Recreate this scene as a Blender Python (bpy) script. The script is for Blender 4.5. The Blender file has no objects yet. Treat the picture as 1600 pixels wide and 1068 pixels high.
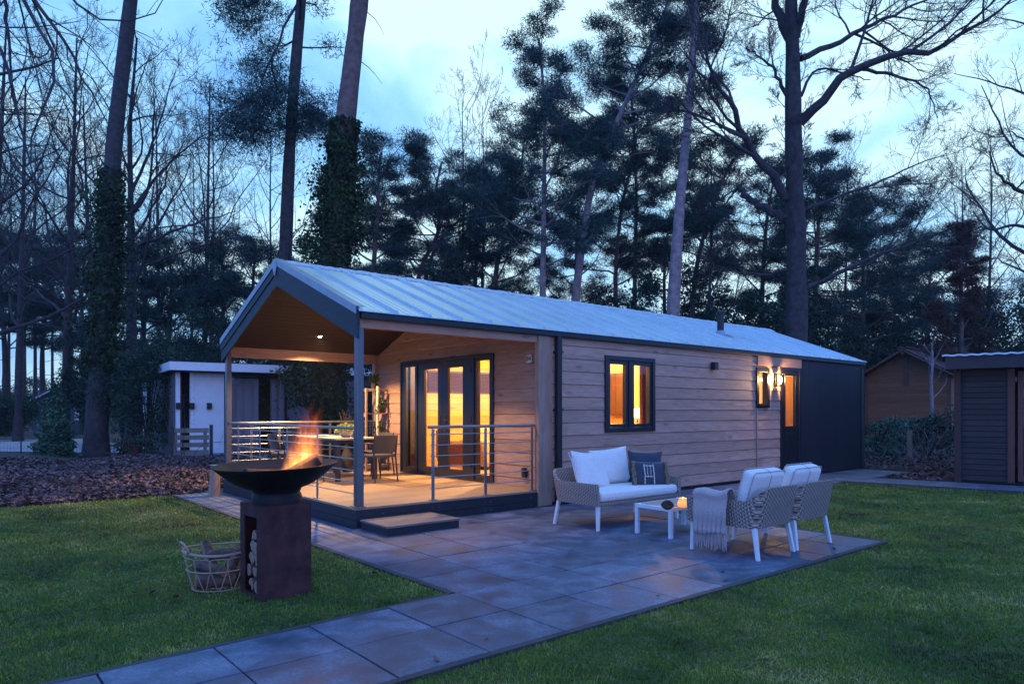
import bpy, math, random
import numpy as np
from mathutils import Vector, Matrix

R = math.radians
scene = bpy.context.scene
COL = scene.collection
rng = np.random.default_rng(7)
random.seed(7)

# ------------------------------------------------------------------ camera
cam_d = bpy.data.cameras.new("camera")
cam_d.sensor_width = 36.0
cam_d.lens = 24.37
cam_d.shift_y = 0.067
cam_d.clip_start = 0.1
cam_d.clip_end = 1500.0
cam = bpy.data.objects.new("camera", cam_d)
cam.location = (0, 0, 1.5)
cam.rotation_euler = (R(90), 0, 0)
COL.objects.link(cam)
scene.camera = cam

# ------------------------------------------------------------------ world: blue hour sky with broken cloud
SUN_EL, SUN_ROT = R(11), R(163)
w = bpy.data.worlds.new("World")
scene.world = w
w.use_nodes = True
nt = w.node_tree
nt.nodes.clear()
def wn(t, **kw):
    n = nt.nodes.new(t)
    for k, v in kw.items():
        setattr(n, k, v)
    return n
out = wn('ShaderNodeOutputWorld')
bg = wn('ShaderNodeBackground')
sky = wn('ShaderNodeTexSky', sky_type='NISHITA', sun_disc=False, sun_elevation=R(2), sun_rotation=SUN_ROT)
tc = wn('ShaderNodeTexCoord')
mp = wn('ShaderNodeMapping')
mp.inputs['Scale'].default_value = (1.0, 1.0, 2.1)
mp.inputs['Rotation'].default_value = (0.0, R(24), 0.0)
n1 = wn('ShaderNodeTexNoise')
n1.inputs['Scale'].default_value = 3.1
n1.inputs['Detail'].default_value = 7.0
n1.inputs['Roughness'].default_value = 0.52
n1.inputs['Distortion'].default_value = 0.35
rmp = wn('ShaderNodeValToRGB')
e = rmp.color_ramp.elements
e[0].position, e[0].color = 0.34, (0.15, 0.42, 0.87, 1)
e[1].position, e[1].color = 0.60, (0.58, 0.84, 0.96, 1)
m = rmp.color_ramp.elements.new(0.47)
m.color = (0.30, 0.62, 0.94, 1)
sep = wn('ShaderNodeSeparateXYZ')
hz = wn('ShaderNodeMapRange')
hz.inputs['From Min'].default_value = -0.05
hz.inputs['From Max'].default_value = 0.30
hz.inputs['To Min'].default_value = 0.80
hz.inputs['To Max'].default_value = 1.0
mul = wn('ShaderNodeVectorMath', operation='SCALE')
skm = wn('ShaderNodeVectorMath', operation='SCALE')
skm.inputs['Scale'].default_value = 0.03
add = wn('ShaderNodeVectorMath', operation='ADD')
L = nt.links.new
L(tc.outputs['Generated'], mp.inputs['Vector'])
L(mp.outputs['Vector'], n1.inputs['Vector'])
gd_ = wn('ShaderNodeVectorMath', operation='DOT_PRODUCT')
gd_.inputs[1].default_value = (0.10, 0.95, 0.28)
ga_ = wn('ShaderNodeMath', operation='MULTIPLY_ADD')
ga_.inputs[1].default_value = 0.42
ga_.inputs[2].default_value = -0.355
gs_ = wn('ShaderNodeMath', operation='ADD', use_clamp=True)
L(tc.outputs['Generated'], gd_.inputs[0])
L(gd_.outputs['Value'], ga_.inputs[0])
L(ga_.outputs[0], gs_.inputs[0])
L(n1.outputs['Fac'], gs_.inputs[1])
L(gs_.outputs[0], rmp.inputs['Fac'])
L(tc.outputs['Generated'], sep.inputs[0])
L(sep.outputs['Z'], hz.inputs['Value'])
L(rmp.outputs['Color'], mul.inputs[0])
L(hz.outputs['Result'], mul.inputs['Scale'])
L(sky.outputs['Color'], skm.inputs[0])
L(mul.outputs[0], add.inputs[0])
L(skm.outputs[0], add.inputs[1])
# the afterglow fills the half of the sky ahead; overhead and behind it is already deep blue
dt_ = wn('ShaderNodeVectorMath', operation='DOT_PRODUCT')
dt_.inputs[1].default_value = (0.0, 0.90, 0.43)
gl_ = wn('ShaderNodeMapRange', interpolation_type='SMOOTHSTEP')
gl_.inputs['From Min'].default_value = 0.30
gl_.inputs['From Max'].default_value = 0.72
mx_ = wn('ShaderNodeMix', data_type='RGBA')
mx_.inputs[6].default_value = (0.17, 0.42, 1.18, 1)
L(tc.outputs['Generated'], dt_.inputs[0])
L(dt_.outputs['Value'], gl_.inputs['Value'])
L(gl_.outputs['Result'], mx_.inputs[0])
L(add.outputs[0], mx_.inputs[7])
L(mx_.outputs[2], bg.inputs['Color'])
bg.inputs['Strength'].default_value = 1.38
L(bg.outputs[0], out.inputs['Surface'])

# ------------------------------------------------------------------ sun: the last broad glow of dusk, very soft
sun_d = bpy.data.lights.new("sun", 'SUN')
sun_d.energy = 0.30
sun_d.angle = R(45)
sun_d.color = (1.0, 0.58, 0.58)
sun = bpy.data.objects.new("sun", sun_d)
sun.rotation_euler = (R(90) - SUN_EL, 0, R(17))
sun.location = (6, -20, 8)
COL.objects.link(sun)

scene.view_settings.view_transform = 'Standard'
scene.view_settings.look = 'None'
scene.view_settings.exposure = 0.0
scene.view_settings.gamma = 1.0
scene.view_settings.use_curve_mapping = False
scene.cycles.use_denoising = True
scene.cycles.max_bounces = 8
scene.cycles.transparent_max_bounces = 12
scene.cycles.sample_clamp_indirect = 4.0
scene.cycles.caustics_reflective = False
scene.cycles.caustics_refractive = False

# ------------------------------------------------------------------ the cabin's own axes: u along it, v across it
TH = 0.695
X0, Y0 = -1.947, 8.716
CT, ST = math.cos(TH), math.sin(TH)
def HF(u, v, z=0.0):
    return Vector((X0 + u * CT - v * ST, Y0 + u * ST + v * CT, z))
def UVa(X, Y):
    dx, dy = X - X0, Y - Y0
    return dx * CT + dy * ST, -dx * ST + dy * CT
def at(px, py, Y):          # a point at a known distance along the view
    return Vector(((px - 800) * Y / 1083.1, Y, 1.5 - (py - 641.3) * Y / 1083.1))

# ------------------------------------------------------------------ helpers
class MB:
    def __init__(s):
        s.v = []; s.f = []
    def add(s, vs, fs):
        b = len(s.v)
        s.v.extend([tuple(p) for p in vs])
        s.f.extend([tuple(i + b for i in f) for f in fs])
        return s
    def box(s, x0, x1, y0, y1, z0, z1):
        return s.add([(x0,y0,z0),(x1,y0,z0),(x1,y1,z0),(x0,y1,z0),(x0,y0,z1),(x1,y0,z1),(x1,y1,z1),(x0,y1,z1)],
                     [(0,3,2,1),(4,5,6,7),(0,1,5,4),(1,2,6,5),(2,3,7,6),(3,0,4,7)])
    def hexa(s, p):         # eight corners, bottom loop then top loop
        return s.add(p, [(0,3,2,1),(4,5,6,7),(0,1,5,4),(1,2,6,5),(2,3,7,6),(3,0,4,7)])
    def prism(s, poly, f0, f1):   # poly of 2-D points; f0/f1 map a 2-D point to 3-D
        n = len(poly)
        vs = [f0(*p) for p in poly] + [f1(*p) for p in poly]
        fs = [tuple(range(n))[::-1], tuple(range(n, 2*n))]
        for i in range(n):
            j = (i + 1) % n
            fs.append((i, j, n + j, n + i))
        return s.add(vs, fs)
    def tube(s, pts, rad, n=8, cap=True):
        V, F = tube_np(np.array([tuple(p) for p in pts], float), rad, n, cap)
        return s.add(V.tolist(), F)
    def bar(s, a, b, wx, wy=None, up=(0,0,1)):   # square bar from a to b
        a, b = Vector(a), Vector(b)
        d = (b - a).normalized()
        up = Vector(up)
        if abs(d.dot(up)) > 0.98: up = Vector((1, 0, 0))
        x = d.cross(up).normalized(); y = x.cross(d).normalized()
        wy = wy or wx
        o = [(-1,-1),(1,-1),(1,1),(-1,1)]
        return s.hexa([a + x*(i*wx/2) + y*(j*wy/2) for i, j in o] + [b + x*(i*wx/2) + y*(j*wy/2) for i, j in o])
    def lathe(s, prof, n=24, c=(0,0,0), wob=0.0):
        vs = []; fs = []
        for k, (r, z) in enumerate(prof):
            for i in range(n):
                t = 2*math.pi*i/n
                rr = r*(1 + (random.uniform(-wob, wob) if wob else 0))
                vs.append((c[0] + rr*math.cos(t), c[1] + rr*math.sin(t), c[2] + z))
        for k in range(len(prof)-1):
            for i in range(n):
                j = (i+1) % n
                fs.append((k*n+i, k*n+j, (k+1)*n+j, (k+1)*n+i))
        return s.add(vs, fs)
    def build(s, name, mat, parent=None, smooth=False, bevel=0.0, ang=40, loc=None, rz=None):
        me = bpy.data.meshes.new(name)
        me.from_pydata(s.v, [], s.f)
        me.update()
        return finish(name, me, mat, parent, smooth, bevel, ang, loc, rz)

def finish(name, me, mat, parent=None, smooth=False, bevel=0.0, ang=40, loc=None, rz=None):
    if isinstance(mat, (list, tuple)):
        for q in mat: me.materials.append(q)
    else:
        me.materials.append(mat)
    if smooth:
        me.polygons.foreach_set('use_smooth', [True]*len(me.polygons))
        me.set_sharp_from_angle(angle=R(ang))
    o = bpy.data.objects.new(name, me)
    COL.objects.link(o)
    if parent is not None: o.parent = parent
    if loc is not None: o.location = loc
    if rz is not None: o.rotation_euler = (0, 0, rz)
    if bevel:
        b = o.modifiers.new('bevel', 'BEVEL')
        b.width = bevel; b.segments = 2; b.limit_method = 'ANGLE'; b.angle_limit = R(40)
    return o

def tube_np(P, rad, n=8, cap=True):
    k = len(P)
    rad = np.full(k, rad, float) if np.isscalar(rad) else np.array(rad, float)
    T = np.empty_like(P)
    T[1:-1] = P[2:] - P[:-2] if k > 2 else 0
    T[0] = P[1] - P[0]; T[-1] = P[-1] - P[-2]
    T /= (np.linalg.norm(T, axis=1)[:, None] + 1e-12)
    up = np.array([0., 0., 1.]) if abs(T[0][2]) < 0.9 else np.array([1., 0., 0.])
    a = np.arange(n) * 2*np.pi/n
    ca, sa = np.cos(a)[:, None], np.sin(a)[:, None]
    V = np.empty((k*n, 3))
    x = np.cross(T[0], up); x /= np.linalg.norm(x)
    for i in range(k):
        x = x - T[i]*np.dot(x, T[i]); x /= (np.linalg.norm(x) + 1e-12)
        y = np.cross(T[i], x)
        V[i*n:(i+1)*n] = P[i] + rad[i]*(ca*x + sa*y)
    F = []
    for i in range(k-1):
        for j in range(n):
            j2 = (j+1) % n
            F.append((i*n+j, i*n+j2, (i+1)*n+j2, (i+1)*n+j))
    if cap and n > 2:
        F.append(tuple(range(n))[::-1]); F.append(tuple(range((k-1)*n, k*n)))
    return V, F

def mesh_tris(name, V, mat, parent=None, per=3, loc=None):
    """V: N*per x 3 array of separate faces of `per` corners."""
    V = np.ascontiguousarray(V, dtype=np.float32)
    nv = len(V); nf = nv // per
    me = bpy.data.meshes.new(name)
    me.vertices.add(nv); me.vertices.foreach_set('co', V.ravel())
    me.loops.add(nv); me.loops.foreach_set('vertex_index', np.arange(nv, dtype=np.int32))
    me.polygons.add(nf)
    me.polygons.foreach_set('loop_start', np.arange(0, nv, per, dtype=np.int32))
    me.update(calc_edges=True)
    me.validate()
    return finish(name, me, mat, parent, loc=loc)

def tag(o, label=None, cat=None, group=None, kind=None):
    if label: o['label'] = label
    if cat: o['category'] = cat
    if group: o['group'] = group
    if kind: o['kind'] = kind
    return o
def thing(name, label, cat, loc=(0,0,0), rz=0.0, group=None):
    o = bpy.data.objects.new(name, None)
    o.empty_display_size = 0.2
    COL.objects.link(o)
    o.location = loc; o.rotation_euler = (0, 0, rz)
    return tag(o, label, cat, group)
def copy_tree(o, parent=None):
    c = o.copy(); COL.objects.link(c)
    if parent is not None: c.parent = parent
    for ch in list(o.children): copy_tree(ch, c)
    return c

# ------------------------------------------------------------------ materials
def newmat(name):
    m = bpy.data.materials.new(name); m.use_nodes = True
    t = m.node_tree; t.nodes.clear()
    o = t.nodes.new('ShaderNodeOutputMaterial'); p = t.nodes.new('ShaderNodeBsdfPrincipled')
    t.links.new(p.outputs[0], o.inputs[0])
    return m, t, p
def node(t, ty, ins=None, **kw):
    n = t.nodes.new(ty)
    for k, v in kw.items(): setattr(n, k, v)
    for k, v in (ins or {}).items():
        if hasattr(v, 'is_linked') or isinstance(v, bpy.types.NodeSocket): t.links.new(v, n.inputs[k])
        else: n.inputs[k].default_value = v
    return n
def ramp(t, fac, stops):
    n = t.nodes.new('ShaderNodeValToRGB'); t.links.new(fac, n.inputs[0])
    el = n.color_ramp.elements
    while len(el) < len(stops): el.new(0.5)
    for q, (p, c) in zip(el, stops):
        q.position = p; q.color = (*c, 1) if len(c) == 3 else c
    return n.outputs[0]
def mixc(t, fac, a, b, mode='MIX'):
    n = t.nodes.new('ShaderNodeMix'); n.data_type = 'RGBA'; n.blend_type = mode
    for s, v in ((0, fac), (6, a), (7, b)):
        if isinstance(v, bpy.types.NodeSocket): t.links.new(v, n.inputs[s])
        elif s == 0: n.inputs[0].default_value = v
        else: n.inputs[s].default_value = (*v, 1)
    return n.outputs[2]
def coords(t, kind='Object', scale=(1,1,1), rot=(0,0,0)):
    c = t.nodes.new('ShaderNodeTexCoord')
    m = node(t, 'ShaderNodeMapping', {'Vector': c.outputs[kind], 'Scale': scale, 'Rotation': rot})
    return m.outputs[0]
def position(t, scale=(1,1,1)):
    g = t.nodes.new('ShaderNodeNewGeometry')
    return node(t, 'ShaderNodeMapping', {'Vector': g.outputs['Position'], 'Scale': scale}).outputs[0]
def noise(t, vec, scale, detail=4, rough=0.55, dist=0.0):
    return node(t, 'ShaderNodeTexNoise', {'Vector': vec, 'Scale': scale, 'Detail': detail, 'Roughness': rough, 'Distortion': dist}).outputs[0]
def bump(t, p, h, strength=0.3, dist=0.01):
    b = node(t, 'ShaderNodeBump', {'Height': h, 'Strength': strength, 'Distance': dist})
    t.links.new(b.outputs[0], p.inputs['Normal'])
def island(t):
    return t.nodes.new('ShaderNodeNewGeometry').outputs['Random Per Island']

def plain(name, c, rough=0.6, metal=0.0, var=0.15, sc=6.0, bmp=0.0, isl=0.0, spec=0.5, c2=None):
    m, t, p = newmat(name)
    v = coords(t)
    n = noise(t, v, sc, 5)
    lo = tuple(x*(1-var) for x in c); hi = c2 or tuple(min(1, x*(1+var)) for x in c)
    col = ramp(t, n, [(0.3, lo), (0.7, hi)])
    if isl:
        r = node(t, 'ShaderNodeMapRange', {0: island(t), 3: 1-isl, 4: 1+isl}).outputs[0]
        s = node(t, 'ShaderNodeVectorMath', {0: col, 'Scale': r}, operation='SCALE'); col = s.outputs[0]
    t.links.new(col, p.inputs['Base Color'])
    p.inputs['Roughness'].default_value = rough; p.inputs['Metallic'].default_value = metal
    p.inputs['Specular IOR Level'].default_value = spec
    if bmp: bump(t, p, noise(t, v, sc*6, 4), bmp, 0.005)
    return m

def boards(name, c1, c2, along='x', pitch=0.205, knots=True, rough=0.65, across='z', isl=0.16):
    """sawn timber boards: grain drawn out along them, knots, each board its own tone"""
    m, t, p = newmat(name)
    sx = {'x': (1, 9, 9), 'y': (9, 1, 9), 'z': (9, 9, 1)}[along]
    v = coords(t, 'Object', sx)
    g1 = noise(t, v, 2.2, 6, 0.6, 0.6)
    g2 = noise(t, v, 9.0, 3, 0.6)
    col = ramp(t, g1, [(0.28, tuple(x*0.72 for x in c1)), (0.5, c1), (0.74, c2)])
    col = mixc(t, node(t, 'ShaderNodeMath', {0: g2, 1: 0.35}, operation='MULTIPLY').outputs[0], col, tuple(x*0.55 for x in c1))
    if knots:
        sk = {'x': (1.5, 4.9, 4.9), 'y': (4.9, 1.5, 4.9), 'z': (4.9, 4.9, 1.5)}[along]
        vk = coords(t, 'Object', sk)
        vo = node(t, 'ShaderNodeTexVoronoi', {'Vector': vk, 'Scale': 1.0, 'Randomness': 1.0}).outputs['Distance']
        k = ramp(t, vo, [(0.06, (1,1,1)), (0.17, (0,0,0))])
        col = mixc(t, node(t, 'ShaderNodeMath', {0: k, 1: 0.75}, operation='MULTIPLY').outputs[0], col, tuple(x*0.36 for x in c1))
    r = node(t, 'ShaderNodeMapRange', {0: island(t), 3: 1-isl, 4: 1+isl}).outputs[0]
    col = node(t, 'ShaderNodeVectorMath', {0: col, 'Scale': r}, operation='SCALE').outputs[0]
    t.links.new(col, p.inputs['Base Color'])
    p.inputs['Roughness'].default_value = rough
    bump(t, p, g2, 0.25, 0.004)
    return m

def emit(name, c, s):
    m = bpy.data.materials.new(name); m.use_nodes = True; t = m.node_tree; t.nodes.clear()
    o = t.nodes.new('ShaderNodeOutputMaterial'); e = node(t, 'ShaderNodeEmission', {'Color': (*c, 1), 'Strength': s})
    t.links.new(e.outputs[0], o.inputs[0]); return m
def glassmat(name, tint=(1,1,1), refl=1.0, rough=0.02):
    m = bpy.data.materials.new(name); m.use_nodes = True; t = m.node_tree; t.nodes.clear()
    o = t.nodes.new('ShaderNodeOutputMaterial')
    tr = node(t, 'ShaderNodeBsdfTransparent', {'Color': (*tint, 1)})
    gl = node(t, 'ShaderNodeBsdfGlossy', {'Color': (refl, refl, refl, 1), 'Roughness': rough})
    lw = node(t, 'ShaderNodeLayerWeight', {'Blend': 0.5}).outputs['Facing']
    fr = node(t, 'ShaderNodeMath', {0: lw, 1: 4.0}, operation='POWER')
    fr = node(t, 'ShaderNodeMath', {0: fr.outputs[0], 1: 0.55, 2: 0.03}, operation='MULTIPLY_ADD')
    mx = node(t, 'ShaderNodeMixShader', {0: fr.outputs[0], 1: tr.outputs[0], 2: gl.outputs[0]})
    t.links.new(mx.outputs[0], o.inputs[0]); return m

def foliage(name, dark, light, sc=0.8, rough=0.6, isl=0.35, spec=0.25):
    m, t, p = newmat(name)
    v = position(t)
    n = noise(t, v, sc, 3)
    col = ramp(t, n, [(0.35, dark), (0.68, light)])
    r = node(t, 'ShaderNodeMapRange', {0: island(t), 3: 1-isl, 4: 1+isl}).outputs[0]
    col = node(t, 'ShaderNodeVectorMath', {0: col, 'Scale': r}, operation='SCALE').outputs[0]
    t.links.new(col, p.inputs['Base Color'])
    p.inputs['Roughness'].default_value = rough
    p.inputs['Specular IOR Level'].default_value = spec
    return m

M = {}
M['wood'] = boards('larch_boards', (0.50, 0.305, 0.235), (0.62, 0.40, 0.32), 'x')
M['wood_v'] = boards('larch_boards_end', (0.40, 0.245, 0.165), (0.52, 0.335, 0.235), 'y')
M['wood_trim'] = boards('larch_trim', (0.50, 0.30, 0.22), (0.60, 0.37, 0.28), 'x', knots=True)
M['wood_post'] = boards('larch_post', (0.40, 0.26, 0.19), (0.50, 0.34, 0.25), 'z', knots=True)
M['ceiling'] = boards('dark_stained_boards', (0.020, 0.0085, 0.005), (0.030, 0.014, 0.008), 'x', knots=False, isl=0.25)
M['interior'] = boards('pine_lining', (0.60, 0.36, 0.14), (0.68, 0.43, 0.18), 'x', knots=True)
M['deck'] = boards('deck_boards', (0.40, 0.27, 0.17), (0.48, 0.34, 0.22), 'x', knots=False, isl=0.10)
M['black'] = plain('black_paint', (0.008, 0.010, 0.016), 0.45, var=0.25)
M['black_wood'] = boards('black_boards', (0.009, 0.012, 0.022), (0.015, 0.020, 0.034), 'z', knots=False, rough=0.6)
M['black_plank'] = boards('black_planks', (0.010, 0.014, 0.024), (0.018, 0.024, 0.038), 'x', knots=False, rough=0.55)
M['barge'] = boards('dark_barge', (0.010, 0.018, 0.034), (0.016, 0.027, 0.046), 'y', knots=False, rough=0.55)
M['barge_cap'] = plain('zinc_trim', (0.30, 0.33, 0.40), 0.4, 0.6, var=0.1)
M['frame'] = plain('anthracite_frame', (0.012, 0.014, 0.022), 0.35, var=0.1)
M['steel'] = plain('brushed_steel', (0.34, 0.33, 0.34), 0.32, 0.9, var=0.08, sc=30)
M['post'] = plain('aluminium_post', (0.17, 0.165, 0.17), 0.36, 0.7, var=0.08, sc=14)
M['glass'] = glassmat('window_glass')
M['white'] = plain('white_paint', (0.84, 0.86, 0.88), 0.45, var=0.04)
M['render'] = plain('white_render', (0.80, 0.85, 0.88), 0.75, var=0.05, sc=3)
M['white_metal'] = plain('white_powder_coat', (0.72, 0.77, 0.80), 0.4, var=0.03)

def roof_mat():
    m, t, p = newmat('sheet_steel_roof')
    v = coords(t)
    n = noise(t, v, 1.3, 6, 0.6); n2 = noise(t, v, 22, 4, 0.6)
    col = ramp(t, n, [(0.3, (0.47, 0.55, 0.59)), (0.7, (0.60, 0.68, 0.72))])
    col = mixc(t, ramp(t, n2, [(0.52, (0,0,0)), (0.72, (0.5,0.5,0.5))]), col, (0.82, 0.85, 0.87))
    t.links.new(col, p.inputs['Base Color'])
    p.inputs['Metallic'].default_value = 0.75
    r = node(t, 'ShaderNodeMapRange', {0: n2, 3: 0.26, 4: 0.5}).outputs[0]
    t.links.new(r, p.inputs['Roughness'])
    return m
M['roof'] = roof_mat()
M['frost'] = plain('frosted_ridge', (0.50, 0.54, 0.58), 0.8, var=0.3, sc=18, bmp=0.6)

def wicker_mat():
    m, t, p = newmat('grey_wicker')
    v = coords(t)
    s = node(t, 'ShaderNodeSeparateXYZ', {0: v})
    a = node(t, 'ShaderNodeMath', {0: s.outputs[0], 1: s.outputs[1]}, operation='ADD').outputs[0]
    def wv_(expr_a, expr_z, f):
        q = node(t, 'ShaderNodeMath', {0: expr_a, 1: f}, operation='MULTIPLY').outputs[0]
        z = node(t, 'ShaderNodeMath', {0: s.outputs[2], 1: expr_z}, operation='MULTIPLY').outputs[0]
        q = node(t, 'ShaderNodeMath', {0: q, 1: z}, operation='ADD').outputs[0]
        return node(t, 'ShaderNodeMath', {0: q}, operation='SINE').outputs[0]
    w1 = wv_(a, 165.0, 105.0); w2 = wv_(a, -165.0, 105.0); w3 = wv_(a, 0.0, 210.0)
    h = node(t, 'ShaderNodeMath', {0: w1, 1: w2}, operation='MAXIMUM').outputs[0]
    h = node(t, 'ShaderNodeMath', {0: h, 1: w3, 2: 0.3}, operation='MULTIPLY_ADD').outputs[0]
    nn = noise(t, v, 60, 3)
    h = node(t, 'ShaderNodeMath', {0: h, 1: nn}, operation='ADD').outputs[0]
    col = ramp(t, node(t, 'ShaderNodeMapRange', {0: h, 1: -0.6, 2: 1.9}).outputs[0],
               [(0.10, (0.030, 0.025, 0.023)), (0.55, (0.27, 0.22, 0.19)), (0.95, (0.56, 0.48, 0.42))])
    t.links.new(col, p.inputs['Base Color'])
    p.inputs['Roughness'].default_value = 0.6
    bump(t, p, h, 0.8, 0.006)
    return m
M['wicker'] = wicker_mat()
def cloth(name, c, sc=55, rough=0.9, var=0.10, bmp=0.25):
    m, t, p = newmat(name)
    v = coords(t)
    n = noise(t, v, sc, 3); n2 = noise(t, v, 5, 4)
    col = ramp(t, n, [(0.3, tuple(x*(1-var) for x in c)), (0.7, tuple(min(1, x*(1+var)) for x in c))])
    t.links.new(col, p.inputs['Base Color'])
    p.inputs['Roughness'].default_value = rough
    p.inputs['Sheen Weight'].default_value = 0.25
    h = node(t, 'ShaderNodeMath', {0: n, 1: 0.25, 2: n2}, operation='MULTIPLY_ADD').outputs[0]
    bump(t, p, h, bmp, 0.02)
    return m
M['cush'] = cloth('pale_grey_canvas', (0.74, 0.73, 0.72))
M['cush_navy'] = cloth('navy_weave', (0.035, 0.045, 0.075))
M['throw'] = cloth('mauve_wool', (0.42, 0.36, 0.36), sc=90, var=0.18)
M['throw_in'] = cloth('dark_wool', (0.05, 0.05, 0.06))
M['bead'] = plain('cream_beads', (0.75, 0.70, 0.62), 0.7, var=0.1)
M['fringe'] = plain('straw_fringe', (0.30, 0.235, 0.15), 0.9, var=0.5, sc=60)

def paver_mat():
    m, t, p = newmat('concrete_pavers')
    v = position(t)
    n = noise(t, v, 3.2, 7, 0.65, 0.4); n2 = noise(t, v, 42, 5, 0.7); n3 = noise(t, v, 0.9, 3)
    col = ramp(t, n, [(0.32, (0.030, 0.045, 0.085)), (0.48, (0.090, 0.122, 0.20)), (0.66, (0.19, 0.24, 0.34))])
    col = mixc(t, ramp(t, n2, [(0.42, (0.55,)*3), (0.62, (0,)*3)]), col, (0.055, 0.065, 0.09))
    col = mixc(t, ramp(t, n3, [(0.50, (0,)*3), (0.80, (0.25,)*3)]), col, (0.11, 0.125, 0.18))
    r = node(t, 'ShaderNodeMapRange', {0: island(t), 3: 0.76, 4: 1.18}).outputs[0]
    col = node(t, 'ShaderNodeVectorMath', {0: col, 'Scale': r}, operation='SCALE').outputs[0]
    t.links.new(col, p.inputs['Base Color'])
    rr = ramp(t, n, [(0.3, (0.42,)*3), (0.7, (0.72,)*3)])
    t.links.new(rr, p.inputs['Roughness'])
    bump(t, p, n2, 0.35, 0.004)
    return m
M['paver'] = paver_mat()
M['kerb'] = plain('dark_kerb', (0.045, 0.043, 0.05), 0.8, var=0.3, bmp=0.3)
M['soil'] = plain('bedding_sand', (0.016, 0.015, 0.017), 0.95, var=0.4, bmp=0.5)

def ground_mat():
    m, t, p = newmat('forest_floor')
    v = position(t)
    n = noise(t, v, 0.25, 5); n2 = noise(t, v, 9, 6, 0.7)
    col = ramp(t, n2, [(0.3, (0.034, 0.024, 0.024)), (0.55, (0.085, 0.058, 0.055)), (0.75, (0.15, 0.10, 0.095))])
    col = mixc(t, ramp(t, n, [(0.45, (0,)*3), (0.62, (0.8,)*3)]), col, (0.030, 0.045, 0.018))
    t.links.new(col, p.inputs['Base Color']); p.inputs['Roughness'].default_value = 0.95
    bump(t, p, n2, 0.9, 0.05)
    return m
M['ground'] = ground_mat()
def lawn_mat():
    m, t, p = newmat('lawn_soil')
    v = position(t)
    n = noise(t, v, 1.1, 5); n2 = noise(t, v, 60, 4, 0.7)
    col = ramp(t, n, [(0.3, (0.035, 0.060, 0.010)), (0.55, (0.065, 0.095, 0.018)), (0.75, (0.11, 0.11, 0.036))])
    col = mixc(t, ramp(t, n2, [(0.35, (0.6,)*3), (0.6, (0,)*3)]), col, (0.012, 0.018, 0.006))
    t.links.new(col, p.inputs['Base Color']); p.inputs['Roughness'].default_value = 0.95
    bump(t, p, n2, 0.8, 0.02)
    return m
M['lawn'] = lawn_mat()
def grass_mat():
    m, t, p = newmat('grass_blades')
    v = position(t)
    n = noise(t, v, 0.85, 6, 0.68, 0.3); n2 = noise(t, v, 6.5, 4, 0.65)
    col = ramp(t, n, [(0.34, (0.026, 0.062, 0.008)), (0.46, (0.085, 0.175, 0.016)), (0.56, (0.19, 0.27, 0.03)), (0.68, (0.46, 0.44, 0.15))])
    col = mixc(t, ramp(t, n2, [(0.52, (0,)*3), (0.70, (0.8,)*3)]), col, (0.27, 0.235, 0.11))
    r = node(t, 'ShaderNodeMapRange', {0: island(t), 3: 0.68, 4: 1.32}).outputs[0]
    col = node(t, 'ShaderNodeVectorMath', {0: col, 'Scale': r}, operation='SCALE').outputs[0]
    t.links.new(col, p.inputs['Base Color']); p.inputs['Roughness'].default_value = 0.55
    p.inputs['Specular IOR Level'].default_value = 0.3
    return m
M['grass'] = grass_mat()
M['leaf'] = foliage('fallen_leaves', (0.065, 0.038, 0.042), (0.22, 0.135, 0.14), 3.0, 0.7, 0.6)
M['leaf_red'] = foliage('russet_leaves', (0.10, 0.035, 0.025), (0.18, 0.07, 0.05), 3.0, 0.7, 0.5)
M['bark_pine'] = plain('pine_bark', (0.155, 0.098, 0.088), 0.9, var=0.45, sc=4.5, bmp=1.0)
M['bark_dark'] = plain('dark_bark', (0.052, 0.045, 0.050), 0.95, var=0.45, sc=5, bmp=1.0)
M['bark_pale'] = plain('pale_bark', (0.30, 0.225, 0.23), 0.9, var=0.35, sc=5, bmp=0.7)
M['twig'] = plain('twigs', (0.060, 0.046, 0.048), 0.9, var=0.25)
M['needle'] = foliage('pine_needles', (0.016, 0.048, 0.050), (0.050, 0.112, 0.102), 0.7)
M['needle_far'] = foliage('pine_needles_far', (0.012, 0.036, 0.040), (0.036, 0.080, 0.074), 0.5)
M['needle_brown'] = foliage('dead_needles', (0.05, 0.022, 0.016), (0.105, 0.045, 0.032), 0.7)
M['ivy'] = foliage('ivy_leaves', (0.008, 0.024, 0.010), (0.036, 0.074, 0.020), 1.2, 0.55, 0.5, 0.25)
M['shrub'] = foliage('shrub_leaves', (0.014, 0.042, 0.032), (0.045, 0.098, 0.062), 1.0, 0.6, 0.45, 0.2)
M['shrub_green'] = foliage('conifer_leaves', (0.028, 0.085, 0.055), (0.07, 0.17, 0.10), 1.4, 0.55, 0.4)
M['stone'] = plain('gravel_road', (0.42, 0.37, 0.40), 0.9, var=0.25, sc=3, bmp=0.4)
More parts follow.
